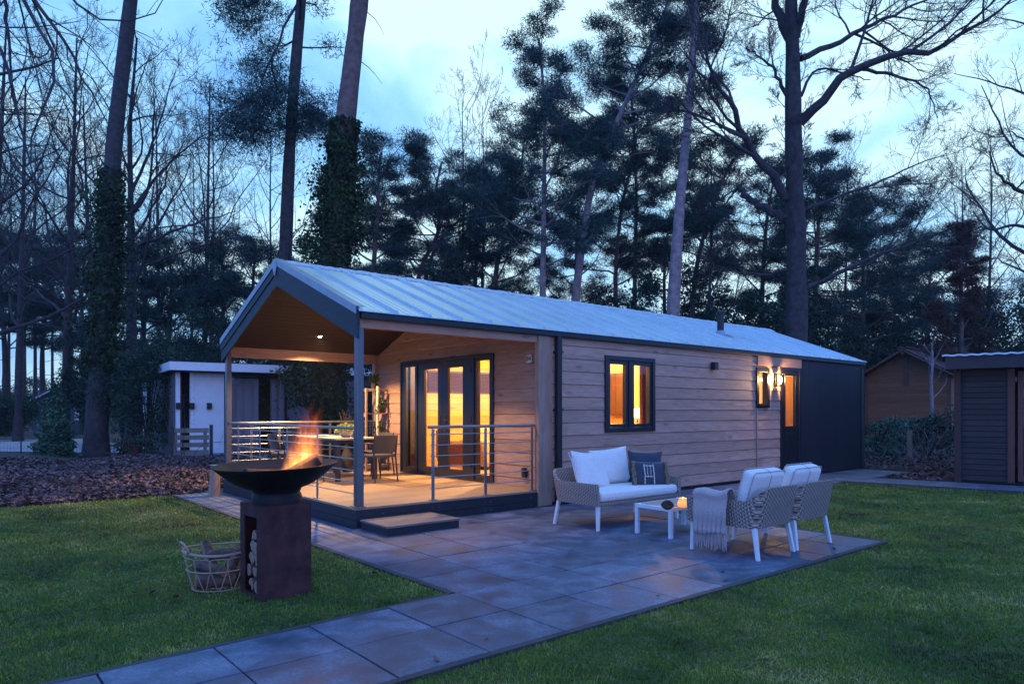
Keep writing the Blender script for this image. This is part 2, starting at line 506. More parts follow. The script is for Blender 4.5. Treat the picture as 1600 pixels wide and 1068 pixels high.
# ================================================================== GROUND
def sheet(name, poly, z, mat, kind='structure'):
    mb = MB(); mb.add([(x, y, z) for x, y in poly], [tuple(range(len(poly)))])
    o = mb.build(name, mat); return tag(o, kind=kind)
mb = MB()                                   # one sheet to the horizon, gently uneven beyond the garden
N = 60
gx = np.sign(np.linspace(-1, 1, N)) * np.abs(np.linspace(-1, 1, N))**2.2 * 420
gy = -30 + np.linspace(0, 1, N)**2.0 * 520
for j in range(N):
    for i in range(N):
        far = max(0.0, math.hypot(gx[i], gy[j]-10) - 32)
        mb.v.append((gx[i], gy[j], -0.02 + min(far*0.012, 1.6)*(0.6+0.4*math.sin(gx[i]*0.11+gy[j]*0.07))))
for j in range(N-1):
    for i in range(N-1):
        mb.f.append((j*N+i, j*N+i+1, (j+1)*N+i+1, (j+1)*N+i))
tag(mb.build('ground', M['ground'], smooth=True), kind='structure')

def P2(u, v): p = HF(u, v); return (p.x, p.y)
lawn_poly = [(-26, -6), (30, -6), (26, 5.0), P2(11.6, -8.6), P2(10.38, -1.25), P2(3.9, -1.25), P2(3.9, -0.2), P2(-0.78, -0.2),
             P2(-0.80, 5.55), (-7.9, 11.0), (-12.5, 9.8), (-26, 9.4)]
sheet('lawn', lawn_poly, 0.0, M['lawn'])
sheet('patio_bed', [P2(-26, -4.62), P2(4.24, -4.62), P2(4.24, -1.27), P2(10.4, -1.27), P2(11.75, -9), P2(12.5, -9), P2(12.4, 0.4), P2(3, 0.4), P2(3, 5.9), P2(-0.86, 5.9), P2(-0.86, -3.28), P2(-26, -4.46)], 0.006, M['soil'])

tiles = MB()
def tile(u0, u1, v0, v1, h=0.02):
    z = h + random.uniform(-0.0015, 0.0015); g = 0.006
    q_ = [random.uniform(-0.0022, 0.0022) for _ in range(4)]
    tiles.hexa([(u0+g, v0+g, -0.02), (u1-g, v0+g, -0.02), (u1-g, v1-g, -0.02), (u0+g, v1-g, -0.02), (u0+g, v0+g, z+q_[0]), (u1-g, v0+g, z+q_[1]), (u1-g, v1-g, z+q_[2]), (u0+g, v1-g, z+q_[3])])
TP = 0.63
for k in range(8):                                   # rows of the terrace
    v0 = -4.58 + TP*k; v1 = min(v0 + TP, -0.012)
    u = -0.82
    while u < 4.19:
        u1 = min(u + 0.6275, 4.20)
        if not (v1 > -0.02 and v0 > -0.1): tile(u, u1, v0, v1)
        u += 0.6275
for k in range(2):                                   # path leading off to the left
    for i in range(14):
        tile(-0.82-(i+1)*0.64, -0.82-i*0.64, -4.58+TP*k, -4.58+TP*(k+1) - (0.03*i if k else 0))
for i in range(9):                                   # strip in front of the porch
    for a, b in ((-0.82, -0.42), (-0.42, -0.045)):
        tile(a, b, -0.01+i*TP, -0.01+(i+1)*TP)
for i in range(10):                                  # strip along the long wall
    for a, b in ((-1.24, -0.62), (-0.62, -0.01)):
        tile(4.20+i*TP, 4.20+(i+1)*TP, a, b)
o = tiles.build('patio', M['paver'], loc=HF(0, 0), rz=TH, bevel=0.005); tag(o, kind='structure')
t2 = MB()
for i in range(11):
    for j in range(2):
        a = 10.52 + i*0.13 + j*0.55; b = a + 0.545
        v1 = -0.02 - i*TP; v0 = v1 - TP + 0.006
        t2.hexa([(a+0.13, v0, -0.02), (b+0.13, v0, -0.02), (b, v1, -0.02), (a, v1, -0.02), (a+0.13, v0, 0.016), (b+0.13, v0, 0.016), (b, v1, 0.016), (a, v1, 0.016)])
for i in range(4):
    for j in range(2):
        t2.box(11.68+i*0.6, 12.27+i*0.6, -0.62-j*0.6, -0.03-j*0.6, -0.02, 0.014)
o = t2.build('path', M['paver'], loc=HF(0, 0), rz=TH, bevel=0.004); tag(o, kind='structure')
kb = MB()
def kerb(u0, v0, u1, v1):
    kb.bar((u0, v0, -0.03), (u1, v1, -0.03), 0.05, 0.10)
kerb(-9.6, -4.61, 4.24, -4.61); kerb(4.23, -4.58, 4.23, -1.27); kerb(-0.85, -3.29, -0.85, 5.6); kerb(-9.6, -3.295-0.41, -0.88, -3.295)
kerb(4.26, -1.265, 10.4, -1.265)
tag(kb.build('kerb', M['kerb'], loc=HF(0, 0), rz=TH), kind='structure')
# gravel road far left
rd = [(-24.8, 33), (-19.2, 25.5), (-13.5, 24.6), (-16.0, 29), (-21.5, 36), (-30, 44), (-37, 58), (-43, 76), (-47, 76), (-42, 60), (-38, 48), (-42, 36)]
sheet('road', rd, 0.004, M['stone'])

# ================================================================== THE CABIN
LEN, WID, PD, ZD = 14.29, 5.2, 3.143, 0.275
KR = 0.388
def zroof(v):
    return 2.76 + (v + 0.08)*KR if v <= WID/2 else 2.76 + (WID - v + 0.08)*KR
cabin = thing('cabin', 'long larch-clad holiday cabin with lit windows, open porch and pale sheet-metal roof', 'cabin', HF(0, 0), TH)

def clad(mb, lim, z0, z1, pitch, f, openings=(), proud=0.017):
    """horizontal boards between z0 and z1; lim(z) gives their ends; f(a, d, z) places a point, d outwards"""
    k = 0
    z = z0
    while z < z1 - 1e-4:
        zt = min(z + pitch, z1)
        cuts = sorted({z, zt, *[q for o in openings for q in (o[2], o[3]) if z < q < zt]})
        rj = random.Random(k*7+len(mb.v)); jn = [rj.uniform(0.8, 4.0)]
        while jn[-1] < 16: jn.append(jn[-1] + rj.uniform(3.6, 5.2))
        for b, t in zip(cuts[:-1], cuts[1:]):
            segs = [(lim(b), lim(t))]
            segs = [[segs[0][0][0], segs[0][0][1], segs[0][1][0], segs[0][1][1]]]
            for o in openings:
                if b >= o[2]-1e-6 and t <= o[3]+1e-6:
                    ns = []
                    for s in segs:
                        if o[0] >= s[1] or o[1] <= s[0]: ns.append(s); continue
                        if o[0] > s[0]+1e-4: ns.append([s[0], o[0], s[2], o[0]])
                        if o[1] < s[1]-1e-4: ns.append([o[1], s[1], o[1], s[3]])
                    segs = ns
            if proud > 0.012:
                ns = []
                for s in segs:
                    cs = [j for j in jn if max(s[0], s[2])+0.3 < j < min(s[1], s[3])-0.3]; ed = [s[0]] + cs + [s[1]]
                    for q0, q1 in zip(ed[:-1], ed[1:]):
                        ns.append([q0 + (0.0015 if q0 in cs else 0), q1 - (0.0015 if q1 in cs else 0), q0 + 0.0015 if q0 in cs else s[2], q1 - 0.0015 if q1 in cs else s[3]])
                segs = ns
            for s in segs:
                db = proud - (proud-0.004)*(b-z)/pitch; dt = proud - (proud-0.004)*(t-z)/pitch
                g = 0.013 if (b == z and proud > 0.012) else 0.004 if b == z else 0.0
                p = [f(s[0], 0, b), f(s[1], 0, b), f(s[1], db, b+g), f(s[0], db, b+g), f(s[3], dt, t), f(s[2], dt, t)]
                if b == z: mb.add(p, [(0, 1, 2, 3), (3, 2, 4, 5)])
                else: mb.add(p, [(3, 2, 4, 5)])
        z = zt; k += 1
    return mb

OPEN_N = [(4.54, 5.85, 1.134, 2.43), (9.21, 9.72, 1.56, 2.41), (10.20, 11.06, 0.10, 2.45)]
near = lambda a, d, z: (a, -d, z)
near_in = lambda a, d, z: (a, 0.10 + d, z)
W_ = lambda a, b: (lambda z: (a, b))
mb = clad(MB(), W_(3.12, 11.06), 0.07, 2.74, 0.205, near, OPEN_N)
mb.build('wall', M['wood'], cabin)
mb = clad(MB(), W_(3.25, 11.06), 0.25, 2.70, 0.14, near_in, OPEN_N, 0.008)
mb.build('inner_wall', M['interior'], cabin)
mb = MB().box(3.0, 14.27, 0.03, 0.09, -0.02, 0.10); mb.build('plinth', M['black'], cabin)  # its black stands in for the shadow line along the foot of the boards
# annex: black upright boards
mb = MB()
u = 11.06
while u < 14.20:
    u1 = min(u + 0.10, 14.20)
    mb.box(u+0.004, u1-0.004, -0.022, 0.02, 0.03, 2.74); u = u1
mb.build('annex_wall', M['black_wood'], cabin)
MB().box(11.06, 14.2, 0.02, 0.08, 0.0, 2.70).build('annex_backing', M['black'], cabin)
MB().box(14.17, 14.31, -0.04, 0.10, 0.0, 2.70).build('corner_post', M['black'], cabin)
# far side and back
far = lambda a, d, z: (a, WID + d, z)
far_in = lambda a, d, z: (a, WID - 0.10 - d, z)
clad(MB(), W_(3.12, 14.29), 0.07, 2.72, 0.205, far).build('wall', M['wood'], cabin)
clad(MB(), W_(3.25, 11.0), 0.25, 2.68, 0.14, far_in, (), 0.008).build('inner_wall', M['interior'], cabin)
def gab(z):
    if z <= zroof(0.0) - 0.12: return (0.0, WID)
    q = max(0.0, (z + 0.12 - 2.76)/KR - 0.08)
    return (min(q, WID/2 - 0.01), max(WID - q, WID/2 + 0.01))
back = lambda a, d, z: (LEN + d, a, z)
clad(MB(), gab, 0.03, 3.66, 0.205, back).build('wall', M['black_plank'], cabin)
# porch wall with the doors
DO = [(1.18, 4.19, 0.20, 2.455)]
pw = lambda a, d, z: (PD - d, a, z)
pw_in = lambda a, d, z: (PD + 0.10 + d, a, z)
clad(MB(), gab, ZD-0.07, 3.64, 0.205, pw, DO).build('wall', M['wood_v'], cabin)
clad(MB(), gab, ZD-0.05, 3.62, 0.14, pw_in, DO, 0.008).build('inner_wall', M['interior'], cabin)
MB().box(3.03, 3.20, -0.045, 0.045, 0.03, 2.72).build('corner_post', M['wood_post'], cabin, bevel=0.004)
MB().box(3.20, 3.33, -0.030, 0.0, 0.03, 2.72).build('corner_board', M['wood_post'], cabin, bevel=0.003)
MB().box(3.05, 3.18, 5.14, 5.25, 0.03, 2.70).build('corner_post', M['wood_post'], cabin, bevel=0.004)
MB().box(9.225, 9.25, -0.034, -0.004, 0.07, 1.54).build('joint_strip', M['wood_post'], cabin)
MB().box(9.24, 11.07, -0.050, -0.006, 2.462, 2.72).build('lintel_board', M['wood_trim'], cabin, bevel=0.003)
# partitions, floor
mb = clad(MB(), gab, 0.27, 3.6, 0.14, lambda a, d, z: (8.5 - d, a, z), (), 0.008); mb.build('partition', M['interior'], cabin)
clad(MB(), gab, 0.27, 3.6, 0.14, lambda a, d, z: (8.62 + d, a, z), (), 0.008).build('partition', M['interior'], cabin)
clad(MB(), gab, 0.27, 3.6, 0.14, lambda a, d, z: (11.03 - d, a, z), (), 0.008).build('partition', M['interior'], cabin)
MB().box(9.8, 10.95, 1.9, 1.96, 0.27, 2.9).build('partition', M['interior'], cabin)
MB().box(3.2, 14.2, 0.1, 5.1, 0.20, 0.268).build('floor', plain('oak_floor', (0.42, 0.28, 0.16), 0.5), cabin)
# ceilings and roof
def slab(mb, u0, u1, va, vb, dz0, dz1):
    za, zb = zroof(va), zroof(vb)
    mb.hexa([(u0, va, za+dz0), (u1, va, za+dz0), (u1, vb, zb+dz0), (u0, vb, zb+dz0), (u0, va, za+dz1), (u1, va, za+dz1), (u1, vb, zb+dz1), (u0, vb, zb+dz1)])
def ceil(u0, u1, mat):
    mb = MB(); nb = 22
    for i in range(nb):
        a = i*2.6/nb; b = (i+1)*2.6/nb
        slab(mb, u0, u1, a+0.004, b-0.004, -0.16, -0.10)
        slab(mb, u0, u1, WID-b+0.004, WID-a-0.004, -0.16, -0.10)
    return mb.build('ceiling', mat, cabin)
ceil(0.0, 3.13, M['ceiling']); ceil(3.15, 14.2, M['interior'])
mb = MB(); slab(mb, 0.0, LEN, 0.0, 2.6, -0.098, -0.03); slab(mb, 0.0, LEN, 2.6, WID, -0.098, -0.03)
mb.build('roof_deck', M['black'], cabin)
# ribbed roof sheets
prof = []
u = -0.03
RB = 0.515
while u < LEN + 0.10:
    prof += [(u, 0.0), (u+0.016, 0.042), (u+0.044, 0.042), (u+0.060, 0.0)]
    for q in (0.19, 0.30, 0.41):
        prof += [(u+q, 0.0), (u+q+0.012, 0.006), (u+q+0.035, 0.006), (u+q+0.047, 0.0)]
    u += RB
prof = [(min(a, LEN+0.10), b) for a, b in prof]
mb = MB()
for side in (0, 1):
    for i in range(len(prof)-1):
        (a, h), (b, g) = prof[i], prof[i+1]
        if b - a < 1e-5: continue
        v0 = -0.10; v1 = WID/2
        V = lambda v: v if side == 0 else WID - v
        z0 = 2.76 + (v0+0.08)*KR; z1 = 2.76 + (v1+0.08)*KR
        mb.add([(a, V(v0), z0+h), (b, V(v0), z0+g), (b, V(v1), z1+g), (a, V(v1), z1+h), (a, V(v0), z0-0.012), (b, V(v0), z0-0.012)],
               [(0, 1, 2, 3), (4, 5, 1, 0)] if side == 0 else [(3, 2, 1, 0), (0, 1, 5, 4)])
roof = mb.build('roof', M['roof'], cabin)
mb = MB()
for i in range(161):                                  # ridge capping, a little uneven
    a = -0.04 + i*(LEN+0.14)/160; h = random.uniform(-0.006, 0.010)
    mb.v += [(a, 2.46, 3.762+random.uniform(-.004, .004)), (a, 2.6, 3.835+h), (a, 2.74, 3.762), (a, 2.46, 3.70)]
for i in range(160):
    q_ = i*4; mb.f += [(q_, q_+4, q_+5, q_+1), (q_+1, q_+5, q_+6, q_+2), (q_+3, q_+7, q_+4, q_)]
mb.build('ridge_cap', M['frost'], roof)
# barge boards, two planks high, with a metal capping
def rake(mb, side, u0, u1, lo, hi):
    S = (lambda v: v) if side == 0 else (lambda v: WID - v)
    pts = []
    for v in (-0.07, WID/2):
        z = 2.76 + (v+0.08)*KR
        pts.append((S(v), z))
    (va, za), (vb, zb) = pts
    mb.hexa([(u0, va, za+lo), (u1, va, za+lo), (u1, vb, zb+lo), (u0, vb, zb+lo), (u0, va, za+hi), (u1, va, za+hi), (u1, vb, zb+hi), (u0, vb, zb+hi)])
for side in (0, 1):
    mb = MB(); rake(mb, side, -0.032, -0.004, -0.37, -0.185); rake(mb, side, -0.046, -0.004, -0.18, 0.012)
    mb.build('barge_board', M['barge'], cabin)
    mb = MB(); rake(mb, side, -0.058, -0.048, -0.055, 0.046); rake(mb, side, -0.048, 0.075, 0.037, 0.046)
    mb.build('barge_cap', M['barge_cap'], cabin)
    mb = MB(); rake(mb, side, LEN+0.004, LEN+0.03, -0.2, 0.012); mb.build('barge_board', M['barge'], cabin)
mb = MB().add([(-0.062, 2.52, 3.80), (-0.062, 2.68, 3.80), (-0.062, 2.68, 3.70), (-0.062, 2.6, 3.56), (-0.062, 2.52, 3.70),
               (-0.05, 2.52, 3.80), (-0.05, 2.68, 3.80), (-0.05, 2.68, 3.70), (-0.05, 2.6, 3.56), (-0.05, 2.52, 3.70)],
              [(0, 4, 3, 2, 1), (5, 6, 7, 8, 9), (0, 1, 6, 5), (1, 2, 7, 6), (2, 3, 8, 7), (3, 4, 9, 8), (4, 0, 5, 9)])
mb.build('ridge_plate', M['barge_cap'], cabin)
for v, s in ((-0.10, 1), (WID+0.02, 1)):
    mb = MB().box(0.02, LEN+0.02, v+0.012, v+0.068, 2.655, 2.735); mb.build('gutter', M['black'], cabin, bevel=0.01)
pipe = MB().box(3.365, 3.465, -0.125, -0.035, 0.03, 2.655).build('downpipe', M['black'], cabin, bevel=0.02)
for z in (0.5, 1.5, 2.4): MB().box(3.355, 3.475, -0.133, -0.024, z, z+0.03).build('pipe_bracket', M['frame'], pipe)
# flue
cu, cv = 9.56, 1.07
zf = zroof(cv)
fl = MB().lathe([(0.075, zf-0.1), (0.075, 3.70)], 20, (cu, cv, 0)).lathe([(0.0, 3.765), (0.05, 3.76), (0.095, 3.735), (0.095, 3.69), (0.0, 3.69)], 20, (cu, cv, 0)).build('flue', M['black'], cabin, smooth=True)
MB().lathe([(0.15, zf-0.06), (0.085, zf+0.09), (0.076, zf+0.1)], 20, (cu, cv, 0)).build('flashing', M['barge_cap'], fl, smooth=True)

# porch: deck, posts, beams
mb = MB(); nb = 37
for i in range(nb):
    a = i*WID/nb; b = (i+1)*WID/nb
    mb.box(-0.025, 3.12, a+0.0025, b-0.0025, 0.248, ZD)
deck = mb.build('deck', M['deck'], cabin)
mb = MB()
for z0, z1 in ((-0.01, 0.118), (0.123, 0.246)):
    mb.box(-0.022, 0.003, -0.02, WID, z0, z1); mb.box(0.003, 3.03, -0.02, 0.003, z0, z1)
mb.build('fascia', M['black_plank'], deck)
for u in (0.35, 1.12, 1.22, 2.02, 2.12, 2.9):
    for z in (0.06, 0.18): MB().box(u-0.006, u+0.006, -0.0225, -0.0195, z-0.006, z+0.006).build('screw', M['steel'], deck)
for v, nm in ((0.0, 'near'), (5.08, 'far')):
    MB().box(0.005, 0.097, v+0.004, v+0.096, ZD+0.002, 2.56).build('post', M['post'], cabin, bevel=0.006)
    MB().box(-0.012, 0.118, v-0.012, v+0.116, ZD+0.0005, ZD+0.012).build('post_base', M['steel'], cabin)
MB().box(0.03, 3.028, -0.012, 0.088, 2.55, 2.725).build('beam', M['wood_trim'], cabin, bevel=0.004)
MB().box(0.03, 3.05, 5.11, 5.20, 2.48, 2.70).build('beam', M['wood_trim'], cabin, bevel=0.004)
mb = MB().box(0.0, 0.04, 0.1, 5.1, 2.60, 2.615); 

# railings of brushed steel (part of the porch)
def railing(a, b, posts, rails=6, top=1.0):
    A, B = Vector((*a, ZD)), Vector((*b, ZD))
    d = (B-A); ln = d.length; d.normalize()
    mb = MB(); mb.tube([A + d*(-0.06) + Vector((0, 0, top)), A + Vector((0, 0, top)), B + Vector((0, 0, top)), B + d*0.03 + Vector((0, 0, top))], [0.021]*4, 12)
    r = mb.build('handrail', M['steel'], cabin, smooth=True)
    for s in posts:
        q = A + d*s
        pb = MB(); n = Vector((-d.y, d.x, 0))
        pb.bar(q + Vector((0, 0, 0.01)) , q + Vector((0, 0, top-0.03)), 0.012, 0.045, up=tuple(d))
        pb.tube([q + Vector((0, 0, top-0.035)), q + Vector((0, 0, top-0.01))], 0.008, 8)
        pb.box(q.x-0.05, q.x+0.05, q.y-0.05, q.y+0.05, ZD+0.001, ZD+0.009)
        pb.build('baluster', M['steel'], cabin)
    rb = MB()
    for k in range(rails):
        z = 0.14 + k*(top-0.26)/(rails-1) + 0.02
        rb.tube([A + d*(-0.02) + Vector((0, 0, z)), A + d*ln*0.5 + Vector((0, 0, z-0.004)), B + Vector((0, 0, z))], 0.0075, 6)
    rb.build('crossbars', M['steel'], cabin, smooth=True)
railing((1.15, 0.055), (3.0, 0.055), (0.02, 0.93, 1.83))
railing((0.055, 0.14), (0.055, 5.05), (0.03, 1.16, 2.25, 3.4, 4.46))
railing((0.14, 5.13), (3.0, 5.13), (0.33, 0.86, 1.9, 2.8))

# french doors in the porch wall
fd = MB()
def frame_rect(mb, y0, y1, z0, z1, w, d0, d1, wb=None, wt=None, ax='u', base=PD):
    wb = w if wb is None else wb; wt = w if wt is None else wt
    def bx(a0, a1, b0, b1):
        if ax == 'u': mb.box(base+d0, base+d1, a0, a1, b0, b1)
        else: mb.box(a0, a1, base+d0, base+d1, b0, b1)
    bx(y0, y0+w, z0, z1); bx(y1-w, y1, z0, z1); bx(y0+w, y1-w, z0, z0+wb); bx(y0+w, y1-w, z1-wt, z1)
def pane(parent, y0, y1, z0, z1, ax='u', base=PD, d=0.04):
    if ax == 'u': MB().box(base+d, base+d+0.012, y0, y1, z0, z1).build('pane', M['glass'], parent)
    else: MB().box(y0, y1, base+d, base+d+0.012, z0, z1).build('pane', M['glass'], parent)
frame_rect(fd, 1.18, 4.19, ZD-0.02, 2.462, 0.05, -0.045, 0.11)
fd.box(PD-0.043, PD+0.11, 3.555, 3.63, ZD+0.03, 2.412); fd.box(PD-0.043, PD+0.11, 1.72, 1.80, ZD+0.03, 2.412)
dfr = fd.build('door_frame', M['frame'], cabin, bevel=0.004)
def leaf(name, y0, y1, gy0, gy1, gz0, gz1):
    mb = MB(); d0, d1 = -0.025, 0.030
    z0, z1 = ZD+0.032, 2.410
    mb.box(PD+d0, PD+d1, y0, gy0, z0, z1); mb.box(PD+d0, PD+d1, gy1, y1, z0, z1)
    mb.box(PD+d0, PD+d1, gy0, gy1, z0, gz0); mb.box(PD+d0, PD+d1, gy0, gy1, gz1, z1)
    o = mb.build(name, M['frame'], cabin, bevel=0.004)
    pane(o, gy0-0.01, gy1+0.01, gz0-0.01, gz1+0.01, d=0.002)
    return o
leaf('side_light', 3.632, 4.138, 3.66, 4.00, 0.40, 2.36)
d1 = leaf('door', 2.70, 3.553, 2.86, 3.32, 0.44, 2.28)
d2 = leaf('door', 1.802, 2.697, 2.07, 2.53, 0.44, 2.28)
leaf('side_light', 1.232, 1.718, 1.30, 1.66, 0.40, 2.36)
for o, v in ((d2, 2.60), (d1, 2.78)):
    mb = MB().box(PD-0.034, PD-0.024, v-0.018, v+0.018, 1.17, 1.40)
    mb.tube([(PD-0.03, v, 1.33), (PD-0.075, v, 1.33), (PD-0.08, v-0.02, 1.33), (PD-0.08, v-0.11, 1.325)], 0.009, 8)
    mb.build('handle', M['black'], o, smooth=True)
for v in (3.56, 1.79):
    for z in (0.5, 1.3, 2.15): MB().tube([(PD-0.045, v, z), (PD-0.045, v, z+0.10)], 0.012, 8).build('hinge', M['black'], dfr, smooth=True)

def shade_cloth(name, c):
    m = bpy.data.materials.new(name); m.use_nodes = True; t = m.node_tree; t.nodes.clear()
    o = t.nodes.new('ShaderNodeOutputMaterial')
    a = node(t, 'ShaderNodeBsdfDiffuse', {'Color': (*c, 1)}); b = node(t, 'ShaderNodeBsdfTranslucent', {'Color': (*c, 1)})
    x = node(t, 'ShaderNodeMixShader', {0: 0.6, 1: a.outputs[0], 2: b.outputs[0]}); t.links.new(x.outputs[0], o.inputs[0]); return m
# long-wall window: frame, two sashes, panes
wf = MB(); frame_rect(wf, 4.54, 5.85, 1.134, 2.43, 0.075, -0.045, 0.11, ax='v', base=0.0)
wf.box(5.14, 5.23, -0.040, 0.10, 1.21, 2.354)
win = wf.build('window', M['frame'], cabin, bevel=0.005)
for a, b in ((4.617, 5.138), (5.232, 5.773)):
    s = MB(); frame_rect(s, a, b, 1.212, 2.352, 0.062, -0.022, 0.06, ax='v', base=0.0)
    so = s.build('sash', M['frame'], win, bevel=0.004)
    MB().box(a+0.055, b-0.055, 0.02, 0.032, 1.266, 2.298).build('pane', M['glass'], win)
wf = MB(); frame_rect(wf, 9.21, 9.72, 1.56, 2.41, 0.09, -0.045, 0.11, ax='v', base=0.0)
win2 = wf.build('window', M['frame'], cabin, bevel=0.005)
MB().box(9.30, 9.63, 0.02, 0.032, 1.65, 2.32).build('pane', M['glass'], win2)
MB().add([(9.29, 0.07, 1.64), (9.64, 0.07, 1.64), (9.64, 0.07, 2.33), (9.29, 0.07, 2.33)], [(0, 1, 2, 3)]).build('roller_blind', shade_cloth('cream_blind', (0.80, 0.70, 0.50)), win2)
MB().box(9.25, 9.68, -0.07, -0.03, 1.60, 1.63).build('sill', M['frame'], win2)
# side door
df = MB(); frame_rect(df, 10.20, 11.06, 0.06, 2.45, 0.07, -0.04, 0.11, ax='v', base=0.0)
df = df.build('door_frame', M['frame'], cabin, bevel=0.004)
mb = MB(); mb.box(10.272, 10.42, -0.02, 0.05, 0.132, 2.378); mb.box(10.86, 10.988, -0.02, 0.05, 0.132, 2.378)
mb.box(10.42, 10.86, -0.02, 0.05, 0.132, 1.16); mb.box(10.42, 10.86, -0.02, 0.05, 2.28, 2.378)
mb.box(10.45, 10.83, -0.028, -0.02, 0.30, 1.00)
sd = mb.build('door', M['frame'], cabin, bevel=0.004)
MB().box(10.41, 10.87, 0.012, 0.024, 1.15, 2.29).build('pane', M['glass'], sd)
mb = MB()
for i in range(6): mb.box(10.42+i*0.074, 10.42+i*0.074+0.068, 0.055, 0.062, 1.17, 2.27)
mb.build('slatted_blind', shade_cloth('amber_blind', (0.65, 0.42, 0.14)), sd)
mb = MB().box(10.90, 10.94, -0.03, -0.02, 1.05, 1.27); mb.tube([(10.92, -0.03, 1.2), (10.92, -0.07, 1.2), (10.80, -0.07, 1.2)], 0.009, 8)
mb.build('handle', M['black'], sd)

# ------------------------------------------------------------------ things fixed on or standing against the cabin
def hthing(name, label, cat, u, v, z=0.0, rot=0.0, group=None):
    return thing(name, label, cat, HF(u, v, z), TH + rot, group)
# step
treadm = boards('grey_tread', (0.17, 0.145, 0.14), (0.23, 0.20, 0.19), 'x', knots=False)
st = hthing('doorstep', 'low dark-sided timber step standing on the pavers before the porch', 'step', 0.52, -0.40)
mb = MB()
for i in range(5): mb.box(-0.52, 0.53, -0.36+i*0.138, -0.36+i*0.138+0.134, 0.115, 0.138)
mb.build('tread', treadm, st)
MB().box(-0.505, 0.515, -0.345, 0.325, 0.02, 0.113).build('riser', M['black_plank'], st)
# number plate
npl = hthing('number_plate', 'small pale house-number plate on the porch wall near the corner post', 'number plate', PD-0.03, 0.265, 2.315)
MB().box(-0.012, 0.0, -0.062, 0.062, -0.062, 0.062).build('plate', plain('enamel_plate', (0.66, 0.62, 0.56), 0.5, var=0.05), npl, bevel=0.004)
fc = bpy.data.curves.new('numerals', 'FONT'); fc.body = '84'; fc.size = 0.105; fc.align_x = 'CENTER'; fc.align_y = 'CENTER'; fc.extrude = 0.002
fo = bpy.data.objects.new('numerals_outline', fc); COL.objects.link(fo); bpy.context.view_layer.update()
nm_ = bpy.data.meshes.new_from_object(fo.evaluated_get(bpy.context.evaluated_depsgraph_get())); bpy.data.objects.remove(fo)
nm_.name = 'numerals'; nm_.materials.clear()
fo = finish('numerals', nm_, M['black'], npl, loc=(-0.0155, 0, 0)); fo.rotation_euler = (R(90), 0, R(-90))
# socket
sk = hthing('wall_socket', 'black outdoor power socket low on the porch wall', 'socket', PD-0.03, 0.36, 0.52)
MB().box(-0.05, 0.0, -0.045, 0.045, -0.075, 0.075).build('socket_box', M['black'], sk, bevel=0.008)
MB().box(-0.062, -0.05, -0.036, 0.036, 0.0, 0.062).build('flap', M['frame'], sk, bevel=0.004)
# black wall light, unlit
wl = hthing('wall_light', 'small unlit black box light on the long larch wall', 'wall light', 7.62, -0.02, 2.37)
MB().box(-0.065, 0.065, -0.11, -0.018, -0.075, 0.075).build('housing', M['black'], wl, bevel=0.006)
MB().box(-0.04, 0.04, -0.02, 0.005, -0.05, 0.05).build('bracket', M['frame'], wl)
# lit lantern beside the side door
ln = hthing('wall_lantern', 'lit glass lantern on the wall between narrow window and side door', 'lantern', 9.98, -0.02, 2.16)
mb = MB().box(-0.05, 0.05, -0.03, 0.0, -0.13, 0.13)
mb.box(-0.075, 0.075, -0.19, -0.04, 0.125, 0.14); mb.box(-0.075, 0.075, -0.19, -0.04, -0.14, -0.125); mb.box(-0.012, 0.012, -0.06, -0.03, -0.02, 0.02)
for x in (-0.07, 0.07):
    for y in (-0.185, -0.045): mb.bar((x, y, -0.13), (x, y, 0.13), 0.009)
mb.build('cage', M['black'], ln)
MB().lathe([(0.0, -0.08), (0.03, -0.06), (0.045, 0.0), (0.03, 0.06), (0.0, 0.085)], 16, (0, -0.115, 0)).build('bulb', emit('lantern_bulb', (1.0, 0.70, 0.32), 60), ln, smooth=True)
def lamp(name, parent, loc, power, color, size=0.05, kind='POINT', rot=None, spot=None):
    d = bpy.data.lights.new(name, kind); d.energy = power; d.color = color; d.shadow_soft_size = size
    if spot: d.spot_size = spot[0]; d.spot_blend = spot[1]
    o = bpy.data.objects.new(name, d); COL.objects.link(o); o.parent = parent; o.location = loc
    if rot: o.rotation_euler = rot
    return o
lamp('lantern_light', ln, (0, -0.20, 0.02), 75, (1.0, 0.60, 0.24), 0.05)
# ceiling spotlights
for i, (u, v, pw_, lab) in enumerate(((1.51, 4.43, 760, 'lit round spotlight in the far slope of the dark porch ceiling'), (1.51, 0.90, 230, 'lit round spotlight in the near slope of the porch ceiling above the railing'))):
    z = zroof(v) - 0.165
    cl = hthing('ceiling_spotlight', lab, 'spotlight', u, v, z, group='porch ceiling spotlights')
    MB().lathe([(0.0, 0.012), (0.055, 0.012), (0.06, 0.0), (0.045, -0.028), (0.036, -0.028), (0.034, -0.008)], 20).build('bezel', M['steel'], cl, smooth=True)
    MB().lathe([(0.0, -0.045), (0.026, -0.040), (0.036, -0.010)], 16).build('bulb', emit('spot_bulb', (1.0, 0.72, 0.40), 160), cl, smooth=True)
    lamp('spot_light', cl, (0, 0, -0.06), pw_, (1.0, 0.60, 0.27), 0.04, 'SPOT', None, (R(132 - 24*i), 0.35))
